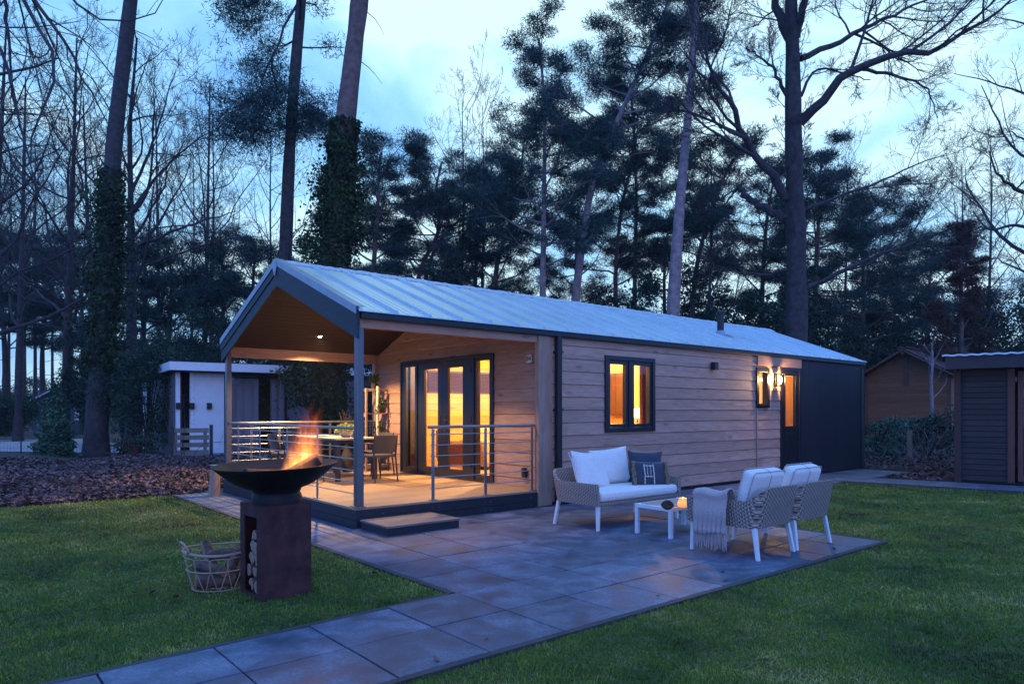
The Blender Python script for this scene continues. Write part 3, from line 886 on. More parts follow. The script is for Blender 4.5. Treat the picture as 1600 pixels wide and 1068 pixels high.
# ================================================================== GARDEN FURNITURE
def pillow_mb(w, h, t, n=18, flop=0.0, p=0.42, seed=0):
    """a stuffed cushion standing in the xz plane, thickness along y, bottom edge at z=0"""
    rs = random.Random(seed)
    mb = MB(); ph = [rs.uniform(0, 6.28) for _ in range(6)]
    idx = {}
    for side in (1, -1):
        for i in range(n+1):
            for j in range(n+1):
                a = -1 + 2*i/n; b = -1 + 2*j/n
                edge = i in (0, n) or j in (0, n)
                if edge and side == -1: idx[(side, i, j)] = idx[(1, i, j)]; continue
                th = t/2*(max(0, (1-a*a)*(1-b*b)))**p
                th *= 1 + 0.10*math.sin(3.1*a+ph[0])*math.sin(2.7*b+ph[1]) + 0.05*math.sin(7*a+5*b+ph[2])
                x = w/2*a*(1-0.075*(1-b*b)*abs(a)); z = h/2*b*(1-0.075*(1-a*a)*abs(b))
                y = side*th + flop*(b+1)*(b+1)*0.25*(1+0.3*math.sin(2*a+ph[3]))
                idx[(side, i, j)] = len(mb.v); mb.v.append((x, y, z + h/2))
    for side in (1, -1):
        for i in range(n):
            for j in range(n):
                q = (idx[(side, i, j)], idx[(side, i+1, j)], idx[(side, i+1, j+1)], idx[(side, i, j+1)])
                mb.f.append(q if side == -1 else q[::-1])
    return mb
def piping_mb(w, h):
    mb = MB(); pts = []
    n = 12
    for k in range(4*n):
        e, i = divmod(k, n); s = -1 + 2*i/n
        a, b = [(s, -1), (1, s), (-s, 1), (-1, -s)][e]
        pts.append((w/2*a*(1-0.075*(1-b*b)*abs(a)), 0, h/2*b*(1-0.075*(1-a*a)*abs(b)) + h/2))
    pts.append(pts[0]); mb.tube(pts, 0.005, 5); return mb

def shell_mb(w, d, h0, harm, hback, t=0.05, lean=0.09, lean_arm=0.02, rc=0.10):
    """woven U-shaped surround open to +y, seen in plan: arm, rounded corner, back, corner, arm"""
    pts = []
    x = w/2 - t/2
    ys, yb = d/2, -d/2 + t/2
    for i in range(9): pts.append((-x, ys + (yb+rc-ys)*i/8, -1, 0, 0.0))
    for i in range(1, 8):
        a = math.pi + (math.pi/2)*i/8
        pts.append((-x+rc + rc*math.cos(a), yb+rc + rc*math.sin(a), math.cos(a), math.sin(a), i/8))
    for i in range(13): pts.append((-x+rc + (2*x-2*rc)*i/12, yb, 0, -1, 1.0))
    for i in range(1, 8):
        a = -math.pi/2 + (math.pi/2)*i/8
        pts.append((x-rc + rc*math.cos(a), yb+rc + rc*math.sin(a), math.cos(a), math.sin(a), 1-i/8))
    for i in range(9): pts.append((x, yb+rc + (ys-yb-rc)*i/8, 1, 0, 0.0))
    mb = MB(); NZ = 5
    for k, (px, py, nx, ny, s) in enumerate(pts):
        s = s*s*(3-2*s)
        zt = harm + (hback-harm)*s
        ln_ = lean_arm*(1-s) + lean*s
        for side in (1, -1):
            for q in range(NZ+1):
                f = q/NZ; f = f if side == 1 else 1-f
                z = h0 + (zt-h0)*f
                o = ln_*f + side*t/2*(1 - 0.25*(f > 0.99))
                mb.v.append((px + nx*o, py + ny*o, z))
    m = 2*(NZ+1)
    for k in range(len(pts)-1):
        for q in range(m):
            q2 = (q+1) % m
            mb.f.append((k*m+q, (k+1)*m+q, (k+1)*m+q2, k*m+q2))
    mb.f.append(tuple(range(m))); e = (len(pts)-1)*m; mb.f.append(tuple(range(e, e+m))[::-1])
    return mb
def leg_mb(x, y, h, dx, dy, w=0.046):
    mb = MB(); a = w/2; b = a*0.8
    mb.hexa([(x+dx-b, y+dy-b, 0), (x+dx+b, y+dy-b, 0), (x+dx+b, y+dy+b, 0), (x+dx-b, y+dy+b, 0),
             (x-a, y-a, h), (x+a, y-a, h), (x+a, y+a, h), (x-a, y+a, h)])
    return mb
def seat_box(w, d, z0, z1):
    return MB().box(-w/2, w/2, -d/2, d/2, z0, z1)
def softbox(mb, name, mat, parent=None, r=0.04, loc=None, rz=None):
    o = mb.build(name, mat, parent, loc=loc, rz=rz)
    b = o.modifiers.new('round', 'BEVEL'); b.width = r; b.segments = 5; b.limit_method = 'ANGLE'
    o.data.polygons.foreach_set('use_smooth', [True]*len(o.data.polygons))
    return o

def wicker_seat(name, label, cat, w, d, u, v, rot, group=None):
    t = hthing(name, label, cat, u, v, 0.02, rot, group)
    shell_mb(w, d, 0.31, 0.575, 0.715).build('wicker_surround', M['wicker'], t, smooth=True, ang=50)
    s = MB().box(-w/2+0.045, w/2-0.045, -d/2+0.05, d/2-0.005, 0.30, 0.345); s.build('seat_base', M['wicker'], t, bevel=0.01)
    for sx in (-1, 1):
        leg_mb(sx*(w/2-0.055), d/2-0.04, 0.315, sx*0.012, 0.012).build('leg', M['white_metal'], t, bevel=0.006)
        leg_mb(sx*(w/2-0.055), -d/2+0.05, 0.315, sx*0.03, -0.055).build('leg', M['white_metal'], t, bevel=0.006)
    return t
# sofa faces the table: its back to the cabin wall
SU, SV = 2.96, -1.72
sofa = wicker_seat('garden_sofa', 'two-seat grey wicker garden sofa on white legs against the cabin wall', 'sofa', 1.66, 0.78, SU, SV, math.pi)
o = softbox(seat_box(1.53, 0.68, 0.348, 0.475), 'seat_cushion', M['cush'], None, 0.045, HF(SU-0.0, SV-0.06, 0.02), TH)
tag(o, 'long flat pale seat cushion lying on the wicker sofa', 'cushion')
MB().bar((-0.765, -0.342, 0.41), (0.765, -0.342, 0.41), 0.006).build('seam', M['cush'], o)
def loose(name, label, cat, mb, mat, u, v, z, rot, tilt, roll=0.0, group=None, smooth=True):
    o = mb.build(name, mat, smooth=smooth, ang=80)
    o.location = HF(u, v, z)
    o.rotation_euler = (Matrix.Rotation(TH+rot, 4, 'Z') @ Matrix.Rotation(tilt, 4, 'X') @ Matrix.Rotation(roll, 4, 'Y')).to_euler()
    return tag(o, label, cat, group)
o = loose('pillow', 'big pale grey pillow slumped in the left corner of the wicker sofa', 'pillow', pillow_mb(0.74, 0.50, 0.22, seed=1, flop=-0.05), M['cush'], 2.58, -1.66, 0.472, R(14), R(-27), R(9))
piping_mb(0.735, 0.495).build('piping', M['cush'], o)
o = loose('pillow', 'pale grey pillow standing in the middle of the wicker sofa', 'pillow', pillow_mb(0.66, 0.50, 0.20, seed=2, flop=-0.05), M['cush'], 3.16, -1.46, 0.485, R(-8), R(-16), R(-4))
piping_mb(0.655, 0.495).build('piping', M['cush'], o)
loose('pillow', 'plain navy pillow leaning on the right arm of the wicker sofa', 'pillow', pillow_mb(0.50, 0.47, 0.15, seed=3), M['cush_navy'], 3.60, -1.66, 0.478, R(-38), R(-17), R(2))
pp = loose('pillow', 'small navy pillow with cream beadwork and straw fringes on the sofa', 'pillow', pillow_mb(0.52, 0.34, 0.13, seed=4), M['cush_navy'], 3.40, -1.90, 0.482, R(-30), R(-20), R(2))
mb = MB()
rs = random.Random(4)
def bead_line(pts, r=0.008):
    for (x, z) in pts:
        a, b = x/0.26, (z-0.17)/0.17
        y = -0.065*max(0, (1-a*a)*(1-b*b))**0.42 - 0.008
        mb.lathe([(0, -r), (r*0.8, -r*0.5), (r, 0), (r*0.8, r*0.5), (0, r)], 6, (x, y, z))
for x in (-0.085, -0.045, 0.0, 0.045):
    z0 = 0.02 if x in (-0.085, 0.045) else 0.10
    bead_line([(x + rs.uniform(-.003, .003), z0 + 0.017*i) for i in range(int((0.30-z0)/0.017))], 0.007 if z0 > 0.05 else 0.0095)
for z in (0.26, 0.11): bead_line([(-0.085 + 0.014*i, z) for i in range(10)], 0.007)
mb.build('beadwork', M['bead'], pp, smooth=True)
for sx in (-1, 1):
    mb = MB()
    for i in range(150):
        z = rs.uniform(0.005, 0.335); x = sx*(0.235 + rs.uniform(-0.012, 0.012)); y = -0.035 + rs.uniform(-0.02, 0.02)
        mb.tube([(x, y, z), (x+rs.uniform(-.02, .02), y-rs.uniform(.008, .03), z-0.01), (x+rs.uniform(-.03, .03), y-rs.uniform(.01, .03), z-0.04)], 0.0028, 3, False)
    mb.build('fringe', M['fringe'], pp)

# two armchairs, backs to the camera
armchairs = []
for i, (u, lab) in enumerate(((2.49, 'grey wicker armchair with a mauve throw over its arm'), (3.29, 'grey wicker armchair at the patio corner, without a throw'))):
    c = wicker_seat('garden_armchair', lab, 'armchair', 0.755, 0.80, u, -3.84, R(-1.5) if i else R(1.0), 'wicker armchairs on the patio')
    armchairs.append(c)
    o = softbox(seat_box(0.63, 0.66, 0.348, 0.47), 'seat_cushion', M['cush'], None, 0.04, HF(u, -3.80, 0.02), TH)
    tag(o, ('square pale seat cushion on the armchair draped with the throw', 'square pale seat cushion on the armchair at the patio corner')[i], 'cushion', 'armchair seat cushions')
    bc = MB().box(-0.30, 0.30, -0.085, 0.085, 0.0, 0.44)
    o = softbox(bc, 'back_cushion', M['cush'], None, 0.06, HF(u, -3.995, 0.475))
    o.rotation_euler = (Matrix.Rotation(TH, 4, 'Z') @ Matrix.Rotation(R(18), 4, 'X')).to_euler()
    tag(o, ('thick pale back cushion rising above the wicker back beside the throw', 'thick pale back cushion of the armchair at the patio corner')[i], 'cushion', 'armchair back cushions')
    sm = MB()
    for y in (-0.06, 0.06): sm.tube([(-0.302, y, 0.03), (-0.302, y, 0.41), (-0.27, y, 0.441), (0.27, y, 0.441), (0.302, y, 0.41)], 0.005, 5)
    sm.tube([(0.0, -0.087, 0.05), (0.0, -0.087, 0.40), (0.0, -0.05, 0.441), (0, 0.05, 0.441)], 0.004, 5)
    sm.build('piping', M['throw'], o)
# throw over the left arm of the first armchair
def throw_mb():
    mb = MB(); ny = 26
    prof = []
    for i in range(10): prof.append((-0.435 + 0.010*math.sin(i*0.9), 0.22 + 0.36*i/9))
    for i in range(1, 9):
        a = math.pi - math.pi*i/9
        prof.append((-0.372 + 0.070*math.cos(a), 0.585 + 0.062*math.sin(a)))
    prof += [(-0.285, 0.56), (-0.265, 0.525), (-0.20, 0.512), (-0.12, 0.507), (-0.05, 0.505)]
    m = len(prof)
    for j in range(ny+1):
        s = j/ny
        y = -0.12 + 0.40*s
        for k, (x, z) in enumerate(prof):
            w = 0.016*math.sin(9*s*math.pi*0.75 + 0.6) + 0.008*math.sin(23*s + k*0.25)
            fall = max(0, 1 - k/9)
            lift = 0.035*math.exp(-((s)/0.16)**2)*(1 if 8 < k < 19 else 0.3) + 0.02*math.exp(-((s-0.75)/0.2)**2)*(1 if 8 < k < 19 else 0)
            mb.v.append((x - abs(w)*(0.3+fall) - 0.006, y + 0.03*fall*(s-0.5)*-1 + 0.012*fall*math.sin(k), z + lift + (0.012*math.sin(6*s) if k == 0 else 0)))
    for j in range(ny):
        for k in range(m-1):
            a = j*m+k; mb.f.append((a, a+1, a+m+1, a+m))
    return mb
c0 = armchairs[0]
o = throw_mb().build('throw_blanket', M['throw'], smooth=True, ang=80)
o.location = HF(2.49, -3.84, 0.02); o.rotation_euler = (0, 0, TH + R(1.0))
tag(o, 'mauve wool throw with long fringe hanging over a wicker armrest', 'throw')
sl = o.modifiers.new('thick', 'SOLIDIFY'); sl.thickness = 0.014; sl.offset = 1
mb = MB()
for i in range(34):
    y = -0.115 + 0.385*i/33 + rs.uniform(-.004, .004); x = -0.447 + rs.uniform(-.008, .006)
    l = rs.uniform(0.15, 0.19)
    mb.tube([(x, y, 0.235), (x+rs.uniform(-.004, .004), y+rs.uniform(-.006, .006), 0.235-l*0.5), (x+rs.uniform(-.012, .012), y+rs.uniform(-.014, .014), 0.235-l)], [0.004, 0.0045, 0.003], 5, False)
mb.build('fringe', M['throw'], o)

# low table
tb = hthing('coffee_table', 'low white-framed garden table between the sofa and armchairs', 'table', 2.91, -2.72, 0.02)
mb = MB(); w2, d2 = 0.485, 0.27
for y in (-d2+0.0225, d2-0.0225): mb.box(-w2+0.045, w2-0.045, y-0.0225, y+0.0225, 0.315, 0.36)
for x in (-w2+0.0225, w2-0.0225): mb.box(x-0.0225, x+0.0225, -d2, d2, 0.3145, 0.3605)
mb.build('frame', M['white_metal'], tb, bevel=0.004)
for x in (-w2+0.0225, w2-0.0225):
    for y in (-d2+0.0225, d2-0.0225): MB().box(x-0.0225, x+0.0225, y-0.0225, y+0.0225, 0, 0.314).build('leg', M['white_metal'], tb, bevel=0.004)
mb = MB()
for i in range(7): mb.box(-w2+0.05, w2-0.05, -d2+0.05+i*0.0629, -d2+0.05+i*0.0629+0.0590, 0.345, 0.366)
mb.build('top', boards('bleached_slats', (0.42, 0.36, 0.31), (0.55, 0.48, 0.43), 'x', knots=False), tb, bevel=0.003)
TZ = 0.388
TC = [UVa(*gpt_[:2]) for gpt_ in (((1043-800)*1083.1*(1.5-TZ)/(797-641.3)/1083.1, 1083.1*(1.5-TZ)/(797-641.3)), ((1067-800)*1083.1*(1.5-TZ)/(792-641.3)/1083.1, 1083.1*(1.5-TZ)/(792-641.3)), ((1086-800)*1083.1*(1.5-TZ)/(790-641.3)/1083.1, 1083.1*(1.5-TZ)/(790-641.3)))]
def cone_mb():
    mb = MB()
    for i in range(70):
        f = i/70; a = i*2.39996; r = 0.052*math.sin(math.pi*(0.15+0.8*f))*1.0; z = 0.012 + 0.085*f
        ca, sa = math.cos(a), math.sin(a)
        p = Vector((r*ca, r*sa, z)); t = Vector((-sa, ca, 0)); n = Vector((ca, sa, 0.5)).normalized()
        mb.hexa([p-t*.004-n*.02, p+t*.004-n*.02, p+t*.013+n*.006, p-t*.013+n*.006, p-t*.004-n*.02+Vector((0,0,.004)), p+t*.004-n*.02+Vector((0,0,.004)), p+t*.013+n*.006+Vector((0,0,.008)), p-t*.013+n*.006+Vector((0,0,.008))])
    mb.lathe([(0, 0.005), (0.03, 0.02), (0.034, 0.05), (0.015, 0.09), (0, 0.095)], 10)
    return mb
o = cone_mb().build('pine_cone', plain('cone_scales', (0.13, 0.075, 0.055), 0.8, isl=0.5), loc=HF(*TC[0], TZ), rz=0.3)
tag(o, 'brown pine cone lying on the low white-framed table', 'pine cone')
o.scale = (1.25, 1.25, 1.1)
cj = hthing('candle_jar', 'lit ribbed amber candle jar glowing on the low table', 'candle', *TC[1], TZ)
def ribbed(prof, n=32, amp=0.06):
    mb = MB()
    for k, (r, z) in enumerate(prof):
        for i in range(n):
            t = 2*math.pi*i/n; rr = r*(1+amp*math.cos(n/2*t)) if r > 0.02 else r
            mb.v.append((rr*math.cos(t), rr*math.sin(t), z))
    for k in range(len(prof)-1):
        for i in range(n):
            j = (i+1) % n; mb.f.append((k*n+i, k*n+j, (k+1)*n+j, (k+1)*n+i))
    return mb
def amber():
    m, t, p = newmat('amber_glass')
    v = coords(t); s = node(t, 'ShaderNodeSeparateXYZ', {0: v}).outputs[2]
    col = ramp(t, node(t, 'ShaderNodeMapRange', {0: s, 1: 0.0, 2: 0.105}).outputs[0], [(0.0, (1.0, 0.30, 0.05)), (0.6, (1.0, 0.48, 0.12)), (1.0, (0.9, 0.28, 0.06))])
    p.inputs['Base Color'].default_value = (0.6, 0.3, 0.1, 1)
    t.links.new(col, p.inputs['Emission Color']); p.inputs['Emission Strength'].default_value = 1.0
    p.inputs['Roughness'].default_value = 0.25
    return m
ribbed([(0.0, 0.001), (0.046, 0.002), (0.060, 0.028), (0.060, 0.055), (0.046, 0.085), (0.043, 0.098), (0.048, 0.105), (0.040, 0.105), (0.038, 0.09)]).build('jar', amber(), cj, smooth=True, ang=60)
MB().lathe([(0.0, 0.06), (0.03, 0.06), (0.03, 0.0), (0.0, 0.0)], 14, (0, 0, 0.012)).build('candle', plain('wax', (0.75, 0.68, 0.55), 0.6), cj, smooth=True)
MB().lathe([(0.0, 0.0), (0.006, 0.008), (0.007, 0.016), (0.003, 0.032), (0.0, 0.042)], 10, (0, 0, 0.074)).build('flame', emit('candle_flame', (1.0, 0.62, 0.22), 30), cj, smooth=True)
lamp('candle_light', cj, (0, 0, 0.15), 1.0, (1.0, 0.55, 0.22), 0.03)
dj = hthing('candle_jar', 'unlit dark red ribbed candle jar next to the draped throw', 'candle', *TC[2], TZ)
ribbed([(0.0, 0.001), (0.044, 0.002), (0.056, 0.025), (0.056, 0.05), (0.044, 0.078), (0.046, 0.09), (0.038, 0.09), (0.036, 0.02), (0.0, 0.018)]).build('jar', plain('red_glass', (0.17, 0.045, 0.035), 0.2), dj, smooth=True, ang=60)

# ================================================================== FIRE BOWL, BASKET, LOGS
def gpt(px, py, z=0.0):
    Y = 1083.1*(1.5-z)/(py-641.3); return Vector(((px-800)*Y/1083.1, Y, z))
RZB = math.atan2(5.69-5.42, -1.65+1.96)               # front face direction of the plinth
fb = thing('fire_bowl', 'wide rust-black fire bowl on a square steel plinth with log niche, on the lawn', 'fire bowl', (-1.96, 5.42, 0), RZB)
PW, PL, PH = 0.415, 0.46, 0.745                        # x along the front face, y going back-left
rust = plain('rusted_steel', (0.075, 0.024, 0.024), 0.75, 0.25, var=0.55, sc=7, bmp=0.3)
mb = MB(); th = 0.012
mb.box(0, PW, 0, th, 0, PH); mb.box(0, PW, PL-th, PL, 0, PH); mb.box(PW-th, PW, th, PL-th, 0, PH)
mb.box(0.001, PW-0.001, 0.001, PL-0.001, PH-th, PH+0.001); mb.box(th, PW-th, th, PL-th, 0.003, 0.02)
mb.box(0, th, th, 0.10, 0.0, PH-th); mb.box(0, th, PL-0.10, PL-th, 0.0, PH-th); mb.box(0, th, 0.10, PL-0.10, PH-0.10, PH-th); mb.box(0, th, 0.10, PL-0.10, 0.0, 0.03)
mb.build('plinth', rust, fb, bevel=0.003)
iron = plain('blackened_steel', (0.016, 0.013, 0.015), 0.55, 0.5, var=0.4, sc=9, bmp=0.15)
bw = MB()
Rr, Hb, rf = 0.485, 0.185, 0.20
prof = []
for i in range(15):
    f = i/14; r = rf + (Rr-rf)*f; prof.append((r, Hb*(f**1.55)))
inner = [(r-0.008, z+0.008) for r, z in prof[::-1]]
bw.lathe([(0.0, 0.0)] + prof + [(Rr+0.012, Hb+0.004), (Rr+0.012, Hb+0.010)] + inner + [(0.0, 0.012)], 64)
bo = bw.build('bowl', iron, fb, smooth=True, ang=50)
BC = Vector((0.215, 0.225, 0.865))
bo.location = BC; bo.rotation_euler = (R(0.5), R(-2.2), -RZB*0)
MB().lathe([(0.0, 0.745), (0.20, 0.746), (0.20, 0.80), (0.185, 0.83), (0.20, 0.868), (0.0, 0.868)], 40, (BC.x, BC.y, 0)).build('collar', iron, fb, smooth=True, ang=40)
wood_log = plain('log_bark', (0.13, 0.085, 0.065), 0.9, var=0.5, sc=14, bmp=0.6)
wood_cut = plain('log_cut', (0.34, 0.22, 0.15), 0.85, var=0.25, sc=20)
def log_mb(l, r, split=True, seed=0):
    """split firewood lying along x: bark arc and sawn faces; ends are material 1"""
    q = random.Random(seed); n = 7
    poly = []
    for i in range(n+1):
        a = math.pi*(0.5+0.9)*i/n - 0.2
        poly.append((r*(1+q.uniform(-.1, .1))*math.cos(a), r*(1+q.uniform(-.1, .1))*math.sin(a)))
    poly.append((q.uniform(-.2, .2)*r, -r*q.uniform(.3, .6)))
    me = MB()
    me.prism(poly, lambda a, b: (-l/2 + q.uniform(-.004, .004), a, b), lambda a, b: (l/2 + q.uniform(-.004, .004), a*0.95, b*0.95))
    return me
def make_log(name, label, loc, l, r, eul, seed, group, mat=None):
    mb = log_mb(l, r, True, seed)
    me = bpy.data.meshes.new(name); me.from_pydata(mb.v, [], mb.f); me.update()
    o = finish(name, me, [wood_log if mat is None else mat, wood_cut if mat is None else mat])
    for i, p in enumerate(me.polygons):
        p.material_index = 1 if i < 2 or i >= len(me.polygons)-2 else 0
    o.location = loc; o.rotation_euler = eul
    b = o.modifiers.new('bevel', 'BEVEL'); b.width = 0.006; b.segments = 1; b.limit_method = 'ANGLE'
    return tag(o, label, 'firewood', group)
FM = Matrix.Translation(fb.location) @ Matrix.Rotation(RZB, 4, 'Z')
k = 0
for row, (z, ys) in enumerate(((0.085, (0.165, 0.29)), (0.195, (0.14, 0.24, 0.335)), (0.30, (0.17, 0.29)), (0.40, (0.15, 0.26)), (0.485, (0.20,)))):
    for y in ys:
        p = FM @ Vector((0.185 + random.uniform(-0.02, 0.03), y, z))
        make_log('firewood_log', 'split log stacked in the niche of the fire bowl plinth', p, 0.33, 0.052, (random.uniform(0, 6), 0, RZB + random.uniform(-.08, .08)), 20+k, 'logs in the plinth niche'); k += 1
bz = fb.location.z + BC.z
char = plain('charred_log', (0.055, 0.030, 0.022), 0.9, var=0.6, sc=16, bmp=0.6)
BW = FM @ BC
make_log('firewood_log', 'charred split log sticking up over the rim of the fire bowl', BW + Vector((0.20, 0.0, 0.15)), 0.34, 0.06, (0.3, R(-30), R(12)), 40, None, plain('glowing_log', (0.10, 0.045, 0.028), 0.85, var=0.4, sc=12))
make_log('firewood_log', 'charred split log lying low in the flames of the bowl', BW + Vector((0.02, 0.10, 0.09)), 0.38, 0.06, (0.5, R(-8), R(-35)), 41, None, char)
make_log('firewood_log', 'pale scorched log lying left of the flames in the bowl', BW + Vector((-0.11, 0.0, 0.10)), 0.34, 0.055, (1.2, R(5), R(50)), 42, None, char)
# flames: glowing gas
def fire_mat():
    m = bpy.data.materials.new('flame_gas'); m.use_nodes = True; t = m.node_tree; t.nodes.clear()
    o = t.nodes.new('ShaderNodeOutputMaterial')
    v = coords(t)
    s = node(t, 'ShaderNodeSeparateXYZ', {0: v})
    zz = node(t, 'ShaderNodeMapRange', {0: s.outputs[2], 1: 0.0, 2: 0.62}).outputs[0]
    mp_ = node(t, 'ShaderNodeMapping', {'Vector': v, 'Scale': (7.0, 7.0, 2.0), 'Rotation': (0, R(16), 0)}).outputs[0]
    n = node(t, 'ShaderNodeTexNoise', {'Vector': mp_, 'Scale': 1.0, 'Detail': 4, 'Roughness': 0.6, 'Distortion': 0.9}).outputs[0]
    mf = node(t, 'ShaderNodeMapping', {'Vector': v, 'Scale': (38, 38, 4.5), 'Rotation': (0, R(16), 0)}).outputs[0]
    nf = node(t, 'ShaderNodeTexNoise', {'Vector': mf, 'Scale': 1.0, 'Detail': 2}).outputs[0]
    # distance from a leaning axis
    ax = node(t, 'ShaderNodeMath', {0: s.outputs[2], 1: 0.16, 2: -0.02}, operation='MULTIPLY_ADD').outputs[0]
    dx = node(t, 'ShaderNodeMath', {0: s.outputs[0], 1: ax}, operation='SUBTRACT').outputs[0]
    r2 = node(t, 'ShaderNodeVectorMath', {0: node(t, 'ShaderNodeCombineXYZ', {0: dx, 1: s.outputs[1]}).outputs[0]}, operation='LENGTH').outputs['Value']
    rr = node(t, 'ShaderNodeMapRange', {0: zz, 1: 0.0, 2: 1.0, 3: 0.18, 4: 0.10}).outputs[0]
    rad = node(t, 'ShaderNodeMath', {0: r2, 1: rr}, operation='DIVIDE').outputs[0]
    body = node(t, 'ShaderNodeMapRange', {0: rad, 1: 1.0, 2: 0.15, 3: 0.0, 4: 1.0}).outputs[0]
    thr = node(t, 'ShaderNodeMapRange', {0: zz, 1: 0.0, 2: 1.0, 3: 0.20, 4: 0.56}).outputs[0]
    d = node(t, 'ShaderNodeMath', {0: n, 1: thr}, operation='SUBTRACT').outputs[0]
    d = node(t, 'ShaderNodeMapRange', {0: d, 1: 0.0, 2: 0.28}).outputs[0]
    d = node(t, 'ShaderNodeMath', {0: d, 1: body}, operation='MULTIPLY').outputs[0]
    f2 = node(t, 'ShaderNodeMapRange', {0: nf, 1: 0.35, 2: 0.65, 3: 0.35, 4: 1.4}).outputs[0]
    d = node(t, 'ShaderNodeMath', {0: d, 1: f2}, operation='MULTIPLY').outputs[0]
    fall = node(t, 'ShaderNodeMapRange', {0: zz, 1: 0.0, 2: 1.0, 3: 30.0, 4: 6.0}).outputs[0]
    st_ = node(t, 'ShaderNodeMath', {0: d, 1: fall}, operation='MULTIPLY').outputs[0]
    col = ramp(t, zz, [(0.0, (1.0, 0.42, 0.08)), (0.4, (1.0, 0.26, 0.06)), (1.0, (0.9, 0.12, 0.06))])
    e_ = node(t, 'ShaderNodeEmission', {'Color': col, 'Strength': st_})
    t.links.new(e_.outputs[0], o.inputs['Volume'])
    return m
fl = MB().lathe([(0.0, 0.0), (0.18, 0.0), (0.23, 0.10), (0.22, 0.30), (0.21, 0.66), (0.0, 0.76)], 24).build('fire', fire_mat(), loc=BW + Vector((0.20, 0.06, 0.09)))
tag(fl, 'orange flames flickering up out of the fire bowl', 'fire', kind='stuff')
emb = MB()
q = random.Random(9)
for i in range(70):
    a = q.uniform(0, 6.28); r = 0.22*math.sqrt(q.random()); z = 0.03 + 0.25*(r**2) + q.uniform(0, 0.03)
    s_ = q.uniform(0.012, 0.03)
    emb.lathe([(0, -s_), (s_, -s_*0.4), (s_*0.9, s_*0.5), (0, s_)], 5, (r*math.cos(a), r*math.sin(a), z), 0.3)
def ember_mat():
    m, t, p = newmat('embers'); v = coords(t)
    n = noise(t, v, 16, 3)
    p.inputs['Base Color'].default_value = (0.03, 0.022, 0.02, 1); p.inputs['Roughness'].default_value = 0.95
    t.links.new(ramp(t, n, [(0.52, (0, 0, 0)), (0.7, (1.0, 0.16, 0.02))]), p.inputs['Emission Color']); p.inputs['Emission Strength'].default_value = 2.5
    return m
tag(emb.build('embers', ember_mat(), loc=BW + Vector((0, 0, 0))), 'glowing embers lying in the bottom of the fire bowl', 'embers', kind='stuff')
lamp('fire_light', fl, (0.02, -0.02, 0.42), 24, (1.0, 0.45, 0.13), 0.12)

# wire basket with logs
bp = gpt(328, 925)
BX = Vector((bp.x, bp.y + 0.18, 0.0))
bk = thing('wire_basket', 'round looped-wire basket of firewood on the grass beside the fire bowl', 'basket', BX, 0.4)
wire = plain('pale_wire', (0.40, 0.28, 0.21), 0.6, var=0.2)
def rad(z): return 0.205 + 0.075*(z/0.33)**0.8
def ring(z, r, t, amp=0.0, n=48):
    return [(r*math.cos(2*math.pi*i/n), r*math.sin(2*math.pi*i/n), z + amp*math.cos(4*math.pi*i/n)) for i in range(n+1)]
mb = MB()
mb.tube(ring(0.33, rad(0.33), 0, 0.012), 0.0085, 8); mb.tube(ring(0.325, rad(0.33)+0.009, 0, 0.012), 0.006, 6)
mb.build('rim', wire, bk, smooth=True)
mb = MB(); mb.tube(ring(0.175, rad(0.175)+0.004, 0), 0.006, 6); mb.tube(ring(0.012, rad(0.01), 0), 0.0065, 6); mb.tube(ring(0.012, 0.10, 0), 0.005, 6)
nl = 12
for i in range(nl):
    a0 = 2*math.pi*i/nl; pts = []
    for k in range(21):
        s = -1 + 2*k/20
        z = 0.012 + 0.275*(1-abs(s)**2.0)
        w_ = 0.80*math.copysign(abs(s)**0.6*(1-0.95*abs(s)), s)
        pts.append((rad(z)*math.cos(a0+w_), rad(z)*math.sin(a0+w_), z))
    mb.tube(pts, 0.0042, 5)
for i in range(8):
    a = math.pi*i/8; mb.tube([(rad(0)*math.cos(a), rad(0)*math.sin(a), 0.008), (-rad(0)*math.cos(a), -rad(0)*math.sin(a), 0.008)], 0.004, 5)
mb.build('wire_loops', wire, bk, smooth=True)
for a in (R(20), R(200)):
    mb = MB(); pts = []
    for k in range(13):
        s = math.pi*k/12
        pts.append((rad(0.33)*math.cos(a+0.28*math.cos(s))*(1+0.10*math.sin(s)), rad(0.33)*math.sin(a+0.28*math.cos(s))*(1+0.10*math.sin(s)), 0.335 + 0.085*math.sin(s)))
    mb.tube(pts, 0.0085, 7)
    h = mb.build('handle', wire, bk, smooth=True)
    mb = MB()
    for sgn in (-1, 1):
        p = (rad(.33)*math.cos(a+0.28*sgn), rad(.33)*math.sin(a+0.28*sgn), 0.332); mb.lathe([(0.0, -.014), (0.015, -.012), (0.017, 0), (0.015, .014), (0.0, .016)], 10, p)
    mb.build('binding', wood_log, h, smooth=True)
k = 0
for (x, y, z, rx, ry, rz, l, r, lab) in ((0.0, -0.06, 0.07, 0.4, 0, 0.3, 0.30, 0.06, 'split log at the bottom of the wire basket, towards the path'), (0.02, 0.08, 0.07, 1.4, 0, 0.9, 0.28, 0.06, 'split log at the bottom of the wire basket, towards the porch'),
                              (-0.05, -0.03, 0.17, 2.2, 0.1, -0.4, 0.32, 0.06, 'split log lying across the middle of the wire basket'), (0.10, 0.02, 0.18, 0.2, R(-70), 0.3, 0.30, 0.055, 'split log standing on end in the wire basket next to the plinth'),
                              (-0.10, 0.05, 0.22, 0.9, R(-62), 2.6, 0.34, 0.05, 'split log poking up above the basket rim'), (0.06, 0.02, 0.285, 1.0, R(-6), 0.15, 0.30, 0.045, 'split log lying on top of the basket logs')):
    make_log('firewood_log', lab, BX + Vector((x, y, z)), l, r, (rx, ry, rz), 60+k, 'logs in the wire basket'); k += 1

